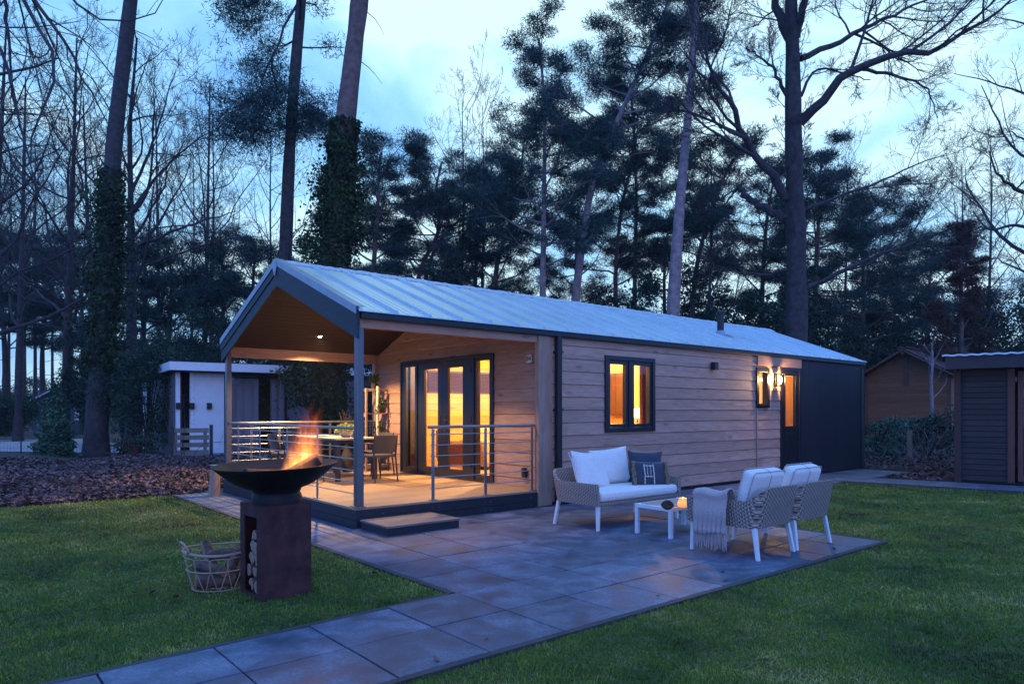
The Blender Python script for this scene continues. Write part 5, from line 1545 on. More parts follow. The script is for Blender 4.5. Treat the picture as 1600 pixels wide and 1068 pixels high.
mb = MB(); mb.prism([(-2.0, 0.0), (2.2, 0.0), (2.2, 2.1), (0.0, 3.2), (-2.0, 2.15)], lambda a, b: (a, 0, b), lambda a, b: (a, 7, b)); mb.build('wall', gb_, gh)
mb = MB(); mb.bar((-2.3, -0.2, 2.0), (0.0, -0.2, 3.22), 0.06, 0.18, up=(0, 1, 0)); mb.bar((0.0, -0.2, 3.22), (2.5, -0.2, 1.98), 0.06, 0.18, up=(0, 1, 0)); mb.build('verge', M['white'], gh)
mb = MB(); mb.hexa([(-2.4, -0.2, 2.06), (0, -0.2, 3.30), (0, 7.2, 3.30), (-2.4, 7.2, 2.06), (-2.4, -0.2, 2.14), (0, -0.2, 3.38), (0, 7.2, 3.38), (-2.4, 7.2, 2.14)])
mb.hexa([(0.001, -0.2, 3.30), (2.6, -0.2, 2.04), (2.6, 7.2, 2.04), (0.001, 7.2, 3.30), (0.001, -0.2, 3.38), (2.6, -0.2, 2.12), (2.6, 7.2, 2.12), (0.001, 7.2, 3.38)]); mb.build('roof', plain('slate', (0.10, 0.10, 0.12), 0.7), gh)
MB().box(0.5, 1.2, -0.03, -0.001, 0.9, 2.0).build('window', M['white'], gh)
# wire fence along the road
wfn = thing('wire_fence', 'low thin wire mesh fence in front of the gravel road', 'fence', (-19.5, 21.6, 0), R(4))
mb = MB()
for i in range(60): mb.tube([(i*0.1, 0, 0), (i*0.1, 0, 0.55)], 0.0022, 3, False)
for z in (0.08, 0.32, 0.55): mb.tube([(0, 0, z), (5.9, 0, z)], 0.0025, 3, False)
mb.build('mesh', M['bark_dark'], wfn)
mb = MB()
for i in (0, 20, 40, 59): mb.tube([(i*0.1, 0.02, -0.02), (i*0.1, 0.02, 0.65)], 0.02, 6)
mb.build('posts', M['bark_dark'], wfn)

# ================================================================== TREES
def smooth_path(pts, n):
    P = np.array([tuple(p) for p in pts], float)
    if len(P) == 2:
        t = np.linspace(0, 1, n)[:, None]; return P[0]*(1-t) + P[1]*t
    d = np.r_[0, np.cumsum(np.linalg.norm(np.diff(P, axis=0), axis=1))]
    t = np.linspace(0, d[-1], n)
    Q = np.vstack([2*P[0]-P[1], P, 2*P[-1]-P[-2]])
    out_ = []
    for x in t:
        i = min(len(P)-2, max(0, np.searchsorted(d, x, side='right')-1))
        u_ = (x-d[i])/(d[i+1]-d[i]+1e-9)
        p0, p1, p2, p3 = Q[i], Q[i+1], Q[i+2], Q[i+3]
        out_.append(0.5*((2*p1)+(-p0+p2)*u_+(2*p0-5*p1+4*p2-p3)*u_**2+(-p0+3*p1-3*p2+p3)*u_**3))
    return np.array(out_)
class Tubes:
    def __init__(s): s.V = []; s.F = []; s.n = 0
    def add(s, P, r, n):
        V, F = tube_np(P, r, n, False)
        s.V.append(V); s.F.append(np.array(F, np.int32) + s.n); s.n += len(V)
    def build(s, name, mat, parent):
        V = np.vstack(s.V).astype(np.float32); F = np.vstack(s.F).astype(np.int32)
        me = bpy.data.meshes.new(name)
        me.vertices.add(len(V)); me.vertices.foreach_set('co', V.ravel())
        me.loops.add(F.size); me.loops.foreach_set('vertex_index', F.ravel())
        me.polygons.add(len(F)); me.polygons.foreach_set('loop_start', np.arange(0, F.size, 4, dtype=np.int32))
        me.update(calc_edges=True)
        me.polygons.foreach_set('use_smooth', [True]*len(F))
        return finish(name, me, mat, parent)
def unit(v): return v/(np.linalg.norm(v)+1e-12)
def perp(d, g):
    a = g.normal(size=3); a -= d*np.dot(a, d); return unit(a)
def branch_path(p, d, l, g, wig=0.12, up=0.0, k=5):
    P = [np.array(p, float)]; d = unit(d)
    for i in range(k):
        d = unit(d + g.normal(size=3)*wig + np.array([0, 0, up]))
        P.append(P[-1] + d*l/k)
    return np.array(P)
def ramify(tb, tw, P, r0, r1, g, level, maxl, lr=0.55, dens=1.0, up=0.09, rmin=0.006, ends=None, droop=0.0):
    """children along a limb, growing finer; fine ones go into tw (the twigs)"""
    Ls = np.linalg.norm(np.diff(P, axis=0), axis=1).sum()
    if level >= maxl: 
        if ends is not None: ends.append((P[-1], unit(P[-1]-P[-2])))
        return
    n = max(2, int(dens*(4.2 if level < 2 else 4.6)*(0.6+0.8*g.random())))
    for i in range(n):
        s = 0.25 + 0.75*(i+g.random())/n
        x = s*(len(P)-1); a = min(int(x), len(P)-2); q = P[a] + (P[a+1]-P[a])*(x-a)
        d = unit(P[a+1]-P[a]); rr = (r0 + (r1-r0)*s)
        ang = R(g.uniform(28, 62))
        dd = d*math.cos(ang) + perp(d, g)*math.sin(ang)
        l = Ls*lr*(1.15-0.55*s)*g.uniform(0.6, 1.15)
        rc = max(rmin, min(rr*0.62, l*0.016))
        C = branch_path(q, dd, l, g, 0.15 if level < 3 else 0.11, up - droop, 5 if level < 2 else 4)
        re = max(rmin*0.6, rc*0.32)
        (tb if rc > 0.022 else tw).add(C, np.linspace(rc, re, len(C)), 5 if rc > 0.03 else 3)
        ramify(tb, tw, C, rc, re, g, level+1, maxl, lr, dens, up, rmin, ends, droop)
def tree_root(name, label, base, group=None, cat='tree'):
    return thing(name, label, cat, tuple(base), 0, group)
def local(pts, base): return [np.array(tuple(p), float) - np.array(tuple(base), float) for p in pts]

def bare_tree(name, label, base, trunk, r0, r1, limbs, seed, maxl=4, dens=1.0, group=None, bark='bark_dark', up=0.09, autol=0, lr=0.55, droop=0.0, rmin=0.006, crown0=0.35, ivy=None, sprout=False):
    g = np.random.default_rng(seed)
    t = tree_root(name, label, base, group)
    tb, tw = Tubes(), Tubes()
    P = smooth_path(local(trunk, base), 22)
    z = np.linspace(0, 1, 22)
    rad_ = r0 + (r1-r0)*z; rad_[0] *= 1.35; rad_[1] *= 1.1
    rad_ *= 1 + 0.05*g.normal(size=22)
    tb.add(P, rad_, 14)
    for (pts, ra, rb) in limbs:
        Q = smooth_path(local(pts, base), 14)
        Q[1:-1] += g.normal(size=(12, 3))*ra*0.35
        tb.add(Q, np.linspace(ra, rb, 14), 8)
        ramify(tb, tw, Q, ra, rb, g, 1, maxl, lr, dens*1.5, up, rmin, None, droop)
    H_ = np.linalg.norm(P[-1]-P[0])
    for i in range(autol):
        s = crown0 + (1-crown0)*(i+g.random())/autol
        x = s*21; a = min(int(x), 20); q = P[a]+(P[a+1]-P[a])*(x-a)
        az = i*2.4 + g.uniform(-.5, .5); el = g.uniform(0.45, 1.05)
        d = np.array([math.cos(az)*math.cos(el), math.sin(az)*math.cos(el), math.sin(el)])
        l = H_*(0.13 if sprout else 0.40)*(1.15-0.8*s)*g.uniform(0.75, 1.2); ra = max(0.016, min(rad_[a]*0.5, l*0.014))
        C = branch_path(q, d, l, g, 0.15, 0.10 - droop, 8)
        tb.add(C, np.linspace(ra, max(0.008, ra*0.25), len(C)), 6)
        ramify(tb, tw, C, ra, max(0.008, ra*0.25), g, 1, maxl, lr, dens, up, rmin, None, droop)
    tb.build('trunk', M[bark], t)
    if tw.n: tw.build('crown', M['twig'], t)
    if ivy: add_ivy(t, P, rad_, *ivy, seed=seed)
    return t
def add_ivy(t, P, rad_, f0, f1, n, spread, size, seed=0, bulge=None):
    g = np.random.default_rng(seed+99)
    nc = 150
    cs = f0 + (f1-f0)*g.random(nc); az = g.random(nc)*6.283
    bl = np.interp(cs, bulge[0], bulge[1]) if bulge is not None else np.ones(nc)
    sp = spread*bl*g.random(nc)**1.2*(1 - 0.7*np.clip((cs-f0)/(f1-f0), 0, 1)**4)
    x = cs*(len(P)-1); a = np.minimum(x.astype(int), len(P)-2); C = P[a] + (P[a+1]-P[a])*(x-a)[:, None]
    rr = np.interp(x, np.arange(len(P)), rad_)
    C = C + np.stack([np.cos(az)*(rr*0.9+sp), np.sin(az)*(rr*0.9+sp), 0*az], 1)
    k = g.choice(nc, n, p=(0.3+g.random(nc))/(0.3+np.ones(nc)).sum()*0 + (lambda w_: w_/w_.sum())(0.25+g.random(nc)**2))
    sg = (0.12+0.30*g.random(nc)*np.clip(spread, 0.5, 1.2))[k][:, None]
    q = C[k] + g.normal(size=(n, 3))*sg*np.array([1, 1, 1.25])
    m = n*2//5                                              # a thin skin of leaves hugging the bark
    s2 = f0 + (f1+0.03-f0)*g.random(m); x2 = s2*(len(P)-1); a2 = np.minimum(x2.astype(int), len(P)-2); q2 = P[a2] + (P[a2+1]-P[a2])*(x2-a2)[:, None]
    z2 = g.random(m)*6.283; r2 = np.interp(x2, np.arange(len(P)), rad_)*1.02 + 0.02 + 0.12*g.random(m)
    q[:m] = q2 + np.stack([np.cos(z2)*r2, np.sin(z2)*r2, 0*z2], 1)
    V = leaf_quads(q, size, g, 0.5, 0.8).reshape(-1, 4, 3)
    ctr = V.mean(1, keepdims=True); V = ctr + (V-ctr)*(0.55+0.9*g.random((n, 1, 1)))
    return mesh_tris('ivy', V.reshape(-1, 3), M['ivy'], t, 4)

def needle_clumps(cs, g, per, ext, l, wdt):
    """tufts of needle sprays: flattened ragged pads around each centre"""
    n = len(cs); c = np.repeat(np.array(cs), per, 0)
    o = g.normal(size=(n*per, 3)); o /= np.linalg.norm(o, axis=1)[:, None]; o *= g.random((n*per, 1))**0.5
    sc = np.repeat(0.6 + 0.8*g.random((n, 1)), per, 0)
    c = c + o*np.array(ext)*sc
    d = o*np.array([0.6, 0.6, 0.3]) + g.normal(size=(n*per, 3))*0.6 + np.array([0, 0, 0.2]); d /= np.linalg.norm(d, axis=1)[:, None]
    s = np.cross(d, g.normal(size=(n*per, 3))); s /= np.linalg.norm(s, axis=1)[:, None]
    ll = l*(0.55 + 0.9*g.random((n*per, 1)))
    V = np.empty((n*per, 3, 3)); V[:, 0] = c - s*wdt*0.5; V[:, 1] = c + s*wdt*0.5; V[:, 2] = c + d*ll
    return V.reshape(-1, 3)
def pine(name, label, base, trunk, r0, r1, seed, crown0=0.5, nl=26, spread=0.22, per=120, group=None, bark='bark_pine', needle='needle', stubs=10, ext=(0.52, 0.52, 0.24), nlen=0.19, nw=0.028, flat=0.0, prof=None, dens=1.0, ivy=None, bulge=None, boughs=()):
    g = np.random.default_rng(seed)
    t = tree_root(name, label, base, group)
    tb, tw = Tubes(), Tubes()
    P = smooth_path(local(trunk, base), 26)
    z = np.linspace(0, 1, 26); rad_ = r0 + (r1-r0)*z**0.9; rad_[0] *= 1.3
    rad_ *= 1 + 0.04*g.normal(size=26)
    tb.add(P, rad_, 12)
    H_ = np.linalg.norm(np.diff(P, axis=0), axis=1).sum()
    cs = []
    for i in range(nl):
        s = crown0 + (0.99-crown0)*(i+g.random()*0.9)/nl
        x = s*25; a = min(int(x), 24); q = P[a]+(P[a+1]-P[a])*(x-a)
        f = (s-crown0)/(1-crown0)
        w_ = (prof(f) if prof else (0.55+0.9*f if f < 0.45 else 1.25*(1-f)+0.30))
        az = i*2.399 + g.uniform(-.6, .6); el = g.uniform(-0.1, 0.4) + 0.45*f*f
        d = np.array([math.cos(az)*math.cos(el), math.sin(az)*math.cos(el), math.sin(el)])
        l = max(0.4, H_*spread*w_*g.uniform(0.65, 1.2)); ra = max(0.018, min(rad_[a]*0.5, l*0.022))
        C = branch_path(q, d, l, g, 0.15, 0.06, 7)
        tb.add(C, np.linspace(ra, 0.012, len(C)), 5)
        for k in range(max(3, int(dens*l*3.0))):
            u_ = 0.30 + 0.70*g.random(); y = u_*(len(C)-1); b = min(int(y), len(C)-2)
            p = C[b]+(C[b+1]-C[b])*(y-b)
            dd = unit(unit(C[b+1]-C[b]) + perp(unit(C[b+1]-C[b]), g)*0.9); dd[2] = abs(dd[2])*0.5
            B = branch_path(p, dd, l*0.32*g.uniform(0.4, 1.1), g, 0.15, 0.08, 3)
            tw.add(B, np.linspace(0.019, 0.008, len(B)), 3)
            cs.append(B[-1]); cs.append(B[-2]*0.5+B[-1]*0.5)
        cs.append(C[-1])
    for pts in boughs:                                   # single boughs seen low on the stem
        C = smooth_path(local(pts, base), 10); C[1:] += g.normal(size=(9, 3))*0.05
        tb.add(C, np.linspace(0.05, 0.012, 10), 5)
        for k in range(60):
            y = 9*(0.35+0.65*g.random()); b = min(int(y), 8); p = C[b]+(C[b+1]-C[b])*(y-b)
            B = branch_path(p, perp(unit(C[b+1]-C[b]), g)+unit(C[b+1]-C[b])*0.5, g.uniform(0.4, 1.7), g, 0.2, -0.04, 4)
            tw.add(B, np.linspace(0.012, 0.005, len(B)), 3); cs += [B[-1], B[-2], B[2]]
    for i in range(stubs):
        s = 0.15 + (crown0-0.1)*g.random(); x = s*25; a = min(int(x), 24); q = P[a]
        az = g.uniform(0, 6.28); d = np.array([math.cos(az), math.sin(az), g.uniform(-.3, .3)])
        C = branch_path(q, d, g.uniform(0.25, 1.3), g, 0.2, -0.02, 4); tw.add(C, np.linspace(0.02, 0.007, len(C)), 4)
    for a_, b_ in zip(tw.V, tw.F): tb.V.append(a_); tb.F.append(b_ - b_.min() + tb.n); tb.n += len(a_)
    tb.build('trunk', M[bark], t)
    mesh_tris('crown', needle_clumps(cs, g, per, ext, nlen, nw), M[needle], t, 3)
    if ivy: add_ivy(t, P, rad_, *ivy, seed=seed, bulge=bulge)
    return t
def base_at(px, Y): return Vector(((px-800)*Y/1083.1, Y, -0.02))
def pxs(lst, Y, dY=0.0):
    n = len(lst); return [at(x, y, Y + dY*i/max(1, n-1)) for i, (x, y) in enumerate(lst)]

# --- ivy-wrapped giant on the left
b = base_at(150, 22.9)
pine('ivy_pine', 'big leaning pine with ivy-clad lower trunk left of the white chalet', b, [b] + pxs([(152, 640), (160, 520), (170, 380), (178, 230), (195, 80), (210, -60), (216, -200), (220, -330)], 22.9), 0.34, 0.15, 11,
     crown0=0.78, nl=16, spread=0.14, bark='bark_dark', stubs=8, ivy=(0.13, 0.40, 13000, 0.38, 0.088), bulge=([0.13, 0.22, 0.34, 0.42, 0.5], [0.9, 1.4, 1.25, 0.7, 0.5]))
# --- slim pine behind the porch gable
b = base_at(441, 25.0)
pine('ivy_pine', 'slim tall pine with an ivy foot rising behind the porch gable', b, [b] + pxs([(440, 600), (446, 400), (453, 230), (463, 90), (474, -40), (480, -160), (478, -290)], 25.0), 0.29, 0.13, 12,
     crown0=0.62, nl=15, spread=0.16, per=34, ext=(0.5, 0.5, 0.3), stubs=5, bark='bark_dark', dens=0.8, boughs=[pxs([(466, 5), (445, 40), (425, 90), (410, 128), (375, 165), (335, 175)], 25.0, -1.5), pxs([(468, -20), (430, -10), (395, 5), (365, 15)], 25.0, 1.0), pxs([(425, 90), (430, 140), (420, 185), (395, 200)], 24.5, -0.8), pxs([(458, 150), (470, 165), (490, 190)], 25.0, 0.5)], ivy=(0.0, 0.24, 14000, 0.55, 0.088))
# --- thick ivy pine
b = base_at(512, 22.5)
pine('ivy_pine', 'thick pine with bare upper trunk and dense ivy up to its middle', b, [b] + pxs([(514, 560), (524, 400), (536, 230), (548, 120), (562, 0), (574, -120), (584, -260)], 22.5), 0.46, 0.22, 13,
     crown0=0.80, nl=14, spread=0.15, stubs=9, ivy=(0.0, 0.505, 46000, 0.66, 0.088), bulge=([0, 0.2, 0.30, 0.36, 0.43, 0.505], [1.6, 2.0, 2.0, 1.2, 0.5, 0.25]))
# --- scots pines behind the roof
def scots(px, Y, path, r0, seed, label, **k):
    b = base_at(px, Y)
    kw = dict(crown0=0.45, nl=24, spread=0.22); kw.update(k)
    return pine('scots_pine', label, b, [b] + pxs(path, Y), r0, kw.pop('r1', 0.05), seed, group='scots pines behind the cabin', **kw)
scots(575, 34, [(577, 560), (583, 430), (590, 330), (592, 265), (596, 238)], 0.22, 21, 'round-headed scots pine just right of the thick ivy trunk', crown0=0.52, spread=0.26)
scots(642, 36, [(644, 560), (655, 430), (685, 360), (682, 295), (690, 255)], 0.24, 22, 'crooked scots pine with a broad low crown left of the tallest group', crown0=0.42, spread=0.34, nl=26)
scots(664, 37, [(655, 560), (668, 420), (710, 350), (755, 335), (780, 315)], 0.20, 23, 'scots pine with a strongly bent stem reaching right', crown0=0.45, spread=0.27)
scots(735, 40, [(738, 560), (745, 400), (760, 320), (765, 290), (768, 262)], 0.22, 24, 'bushy scots pine behind the middle of the cabin roof', crown0=0.40, spread=0.30)
scots(848, 30, [(848, 560), (848, 470), (850, 300), (851, 180), (846, 100), (842, 60)], 0.20, 25, 'straight pale-stemmed scots pine with a layered narrow crown', bark='bark_pale', crown0=0.44, nl=34, spread=0.145, prof=lambda f: 1.35 if f < 0.5 else (0.45 if f < 0.62 else 0.62), r1=0.04)
scots(790, 36, [(788, 560), (775, 430), (800, 340), (812, 280), (818, 230)], 0.20, 26, 'dense scots pine left of the pale straight stem', crown0=0.38, spread=0.24)
scots(893, 31, [(897, 560), (900, 460), (925, 290), (960, 200), (1000, 110), (1030, 40), (1045, 0)], 0.28, 27, 'scots pine leaning right with a pink-grey stem', bark='bark_pale', crown0=0.55, nl=34, spread=0.20)
scots(965, 38, [(965, 560), (962, 430), (972, 320), (988, 250), (990, 170)], 0.18, 28, 'slender scots pine between the leaning stem and the tall one', crown0=0.45, spread=0.22)
scots(991, 37, [(991, 560), (992, 430), (994, 300), (990, 200), (985, 130)], 0.17, 29, 'thin straight scots pine left of the tall one', crown0=0.5, spread=0.2)
scots(1046, 27, [(1048, 600), (1053, 460), (1064, 300), (1078, 150), (1087, 20), (1092, -70), (1096, -120)], 0.34, 30, 'tallest scots pine with a long bare pink-grey stem', bark='bark_pale', crown0=0.76, nl=26, spread=0.15, stubs=14)
scots(1076, 34, [(1078, 560), (1088, 420), (1115, 320), (1138, 265), (1165, 225)], 0.20, 31, 'scots pine with a curved stem right of the tallest one', crown0=0.5, spread=0.22)
scots(1272, 34, [(1272, 560), (1275, 430), (1280, 320), (1278, 290), (1285, 255)], 0.22, 32, 'dark full scots pine just behind the huge bare oak', crown0=0.35, spread=0.27, nl=32)
scots(1346, 36, [(1346, 560), (1350, 430), (1346, 370), (1350, 325)], 0.20, 33, 'flat-topped scots pine right of the bare oak', crown0=0.42, spread=0.42, nl=28)
scots(1448, 40, [(1448, 560), (1452, 450), (1455, 420), (1460, 380)], 0.20, 34, 'low dark scots pine above the brown cabin', crown0=0.3, spread=0.42, nl=26)
scots(1190, 36, [(1190, 560), (1192, 430), (1200, 330), (1212, 270)], 0.20, 35, 'scots pine half hidden left of the bare oak', crown0=0.4, spread=0.26, nl=26)
scots(1392, 44, [(1392, 560), (1398, 490), (1402, 440)], 0.18, 46, 'low scots pine between the flat-topped one and the brown cabin', crown0=0.3, spread=0.5, nl=20)
scots(905, 44, [(905, 560), (900, 420), (905, 320)], 0.2, 47, 'low dark scots pine filling the gap behind the leaning stem', crown0=0.25, spread=0.32, nl=24)
scots(1040, 42, [(1040, 560), (1038, 430), (1045, 340)], 0.2, 48, 'low dark scots pine behind the tallest stem', crown0=0.25, spread=0.34, nl=24)
# left-hand pines behind the leaf bank
def lscots(px, Y, path, r0, seed, label, **k):
    b = base_at(px, Y); kw = dict(crown0=0.3, nl=24, spread=0.3, needle='needle_far', bark='bark_dark'); kw.update(k)
    return pine('scots_pine', label, b, [b] + pxs(path, Y), r0, 0.05, seed, group='dark pines behind the chalet', **kw)
lscots(392, 38, [(392, 560), (395, 450), (400, 385)], 0.2, 36, 'low bushy pine left of the porch gable', spread=0.42)
lscots(345, 36, [(345, 560), (350, 460), (346, 400)], 0.2, 37, 'low bushy pine above the white chalet roof', spread=0.40)
lscots(262, 34, [(262, 560), (268, 450), (262, 390)], 0.22, 38, 'dark pine right of the ivy giant', spread=0.36, crown0=0.15)
lscots(222, 30, [(222, 560), (228, 450), (224, 380)], 0.2, 45, 'dark pine close behind the ivy giant', spread=0.34, crown0=0.15)
lscots(68, 46, [(66, 560), (70, 480), (72, 400)], 0.22, 39, 'dark spreading pine over the far road', spread=0.55, crown0=0.45)
lscots(8, 40, [(8, 560), (2, 460), (4, 380)], 0.22, 40, 'dark pine at the very left of the far road', spread=0.40, crown0=0.45)
lscots(130, 42, [(130, 560), (128, 470), (132, 400)], 0.22, 51, 'dark pine between the far road and the ivy giant', spread=0.4, crown0=0.35)
lscots(470, 42, [(470, 560), (472, 470), (474, 410)], 0.2, 52, 'dark pine between the two ivy trunks', spread=0.4, crown0=0.15)
lscots(560, 44, [(560, 600), (562, 500), (560, 430)], 0.2, 53, 'low dark pine behind the thick ivy trunk', spread=0.45, crown0=0.1)
# --- the great bare oak
b = base_at(1243, 26.0)
bare_tree('bare_oak', 'huge leafless oak with a black forked trunk behind the annex', b,
    [b] + pxs([(1244, 600), (1245, 460), (1243, 340), (1240, 230), (1239, 130), (1238, 60), (1236, -20), (1240, -110)], 26.0), 0.45, 0.19, [
    (pxs([(1250, 192), (1275, 165), (1312, 125), (1345, 105), (1395, 86), (1460, 74), (1510, 52), (1560, 18), (1590, -10)], 26.0, -3.0), 0.19, 0.03),
    (pxs([(1345, 108), (1400, 118), (1445, 138), (1466, 185)], 25.4, -0.5), 0.07, 0.012),
    (pxs([(1250, 92), (1290, 75), (1340, 50), (1400, 22), (1460, -8)], 26.0, 2.0), 0.12, 0.03),
    (pxs([(1241, 70), (1222, 30), (1208, -10), (1195, -80)], 26.0, 1.0), 0.20, 0.08),
    (pxs([(1244, 60), (1258, 0), (1275, -70)], 26.0, -1.0), 0.17, 0.08),
    (pxs([(1228, 312), (1195, 262), (1168, 222), (1148, 170), (1125, 140), (1107, 90), (1108, 40)], 26.0, -2.0), 0.17, 0.03),
    (pxs([(1165, 215), (1130, 200), (1095, 165), (1075, 130)], 25.0, -1.0), 0.07, 0.012),
    (pxs([(1228, 344), (1195, 325), (1168, 312), (1156, 290)], 26.0, 1.5), 0.16, 0.10),
    (pxs([(1156, 290), (1130, 320), (1100, 330)], 27.5, 0.5), 0.05, 0.012),
    (pxs([(1230, 150), (1210, 110), (1190, 92), (1165, 74)], 26.0, -1.0), 0.08, 0.015),
    (pxs([(1252, 455), (1310, 425), (1380, 395), (1450, 372), (1500, 350)], 26.0, -2.0), 0.10, 0.02),
    (pxs([(1252, 330), (1300, 310), (1360, 290), (1420, 262), (1480, 240)], 26.0, 2.5), 0.07, 0.015),
    (pxs([(1235, 420), (1190, 430), (1150, 425), (1110, 410)], 26.0, 1.0), 0.07, 0.015),
    (pxs([(1252, 150), (1275, 110), (1330, 118), (1360, 125)], 26.0, 1.0), 0.06, 0.015),
    ], 61, maxl=4, dens=1.5, autol=26, crown0=0.32, sprout=True)
b = base_at(1640, 24.0)
bare_tree('bare_beech', 'bare tree reaching in from beyond the right edge above the shed', b,
    [b] + pxs([(1640, 500), (1638, 300), (1635, 150), (1640, 20)], 24.0), 0.3, 0.1, [
    (pxs([(1636, 320), (1600, 300), (1565, 280), (1545, 235)], 24.0, -1), 0.10, 0.015), (pxs([(1637, 380), (1590, 350), (1550, 360), (1520, 330)], 24.0, 1), 0.08, 0.015),
    (pxs([(1637, 250), (1600, 220), (1570, 200)], 24.0, 1), 0.06, 0.012), (pxs([(1638, 440), (1590, 420), (1545, 400)], 24.0, -1), 0.06, 0.012)], 62, maxl=4, dens=1.0, autol=10)
# --- left-hand bare trees
b = base_at(207, 25.0)
bare_tree('bare_tree', 'bushy-headed bare tree directly behind the ivy giant', b, [b] + pxs([(206, 560), (205, 400), (204, 300), (203, 200), (210, 110), (214, 60)], 25.0), 0.22, 0.03,
    [(pxs([(206, 330), (250, 270), (300, 225), (340, 200)], 25, 1), 0.06, 0.012), (pxs([(206, 390), (260, 365), (320, 345), (370, 330)], 25, -1), 0.07, 0.012), (pxs([(206, 300), (240, 220), (262, 150), (275, 110)], 25, 1), 0.06, 0.012),
     (pxs([(206, 350), (160, 300), (110, 240), (80, 190)], 25, -1), 0.06, 0.012), (pxs([(206, 420), (270, 400), (330, 378), (380, 370)], 25, 2), 0.05, 0.012)], 63, maxl=4, dens=1.1, autol=16, crown0=0.35)
def lbare(px, Y, top, r0, seed, label, lean=0):
    b = base_at(px, Y)
    return bare_tree('bare_tree', label, b, [b] + pxs([(px+lean*0.3, 500), (px+lean*0.7, (500+top)/2), (px+lean, top)], Y), r0, 0.03, [], seed, maxl=4, dens=1.25, autol=20, crown0=0.25, group='bare trees at the left')
lbare(28, 34, 120, 0.2, 64, 'bare tree standing over the far bend of the road', 12)
lbare(100, 30, 60, 0.2, 65, 'bare tree between the road and the ivy giant', 20)
lbare(150, 40, 150, 0.2, 66, 'further bare tree left of the ivy giant', -20)
lbare(-30, 28, 40, 0.22, 67, 'bare tree leaning in at the far left edge', 40)
lbare(318, 38, 130, 0.16, 68, 'slim bare tree above the white chalet', 10)
lbare(250, 44, 170, 0.16, 69, 'slim bare tree far behind the ivy giant', -6)
# drooping boughs of a near beech standing outside the left edge
b = Vector((-13.2, 12.5, -0.02))
bare_tree('bare_beech', 'near bare beech whose dark boughs droop in at the top left', b,
    [b, (-13.0, 12.5, 3.0), (-12.6, 12.5, 6.5), (-12.0, 12.4, 10.0), (-11.8, 12.2, 13.0)], 0.32, 0.12, [
    (pxs([(-240, -30), (-100, -60), (10, -40), (50, 30), (78, 70), (84, 130), (52, 200), (48, 260)], 12.4, -0.6), 0.065, 0.010),
    (pxs([(-100, -60), (20, -45), (60, 10), (98, 60), (125, 120), (150, 155), (172, 200)], 12.2, 0.4), 0.052, 0.009),
    (pxs([(-240, -80), (-60, -110), (60, -60), (130, 20), (190, 35), (245, 22), (260, -10)], 12.4, 0.5), 0.05, 0.007),
    (pxs([(-240, 60), (-120, 30), (-10, 60), (20, 140), (40, 230), (60, 300)], 12.4, -0.4), 0.055, 0.008),
    (pxs([(-240, 150), (-100, 150), (-10, 190), (30, 270), (80, 330)], 12.4, 0.4), 0.05, 0.008),
    (pxs([(5, -20), (15, 60), (18, 130), (30, 200)], 12.4, 0.2), 0.035, 0.007),
    ], 70, maxl=3, dens=1.0, autol=8, crown0=0.5, droop=0.10, lr=0.42, rmin=0.004)
# bare silver birch tips between pines
for i, (px, Y, top, lab) in enumerate(((720, 38, 150, 'thin bare birch showing its twigs above the pines left of the pale stem'), (752, 42, 165, 'thin bare birch behind the bushy pine'), (1108, 33, 230, 'thin bare tree right of the tallest pine'), (1320, 40, 250, 'thin bare tree behind the flat-topped pine'), (1500, 36, 260, 'thin bare tree left of the right-hand beech'), (1545, 40, 210, 'thin bare tree over the dark shed'))):
    b = base_at(px, Y); bare_tree('bare_birch', lab, b, [b] + pxs([(px, 500), (px+4, 330), (px+2, top)], Y), 0.13, 0.015, [], 80+i, maxl=4, dens=1.2, autol=20, crown0=0.3, group='thin bare trees between the pines')

src = bpy.data.objects['bare_birch.001']
rt = random.Random(12)
for px, Y in ((-75, 46), (-48, 58), (-22, 50), (-5, 66), (14, 54), (38, 62), (55, 50), (82, 70), (112, 56), (140, 64), (172, 52), (300, 58), (330, 50), (425, 60)):
    c = copy_tree(src); c.location = base_at(px, Y); s_ = rt.uniform(1.0, 1.5); c.scale = (s_, s_, s_*rt.uniform(0.85, 1.15)); c.rotation_euler = (0, 0, rt.uniform(0, 6.28))
    tag(c, 'thin bare tree in the far stand beyond the road', 'tree', 'far thin trees beyond the road')
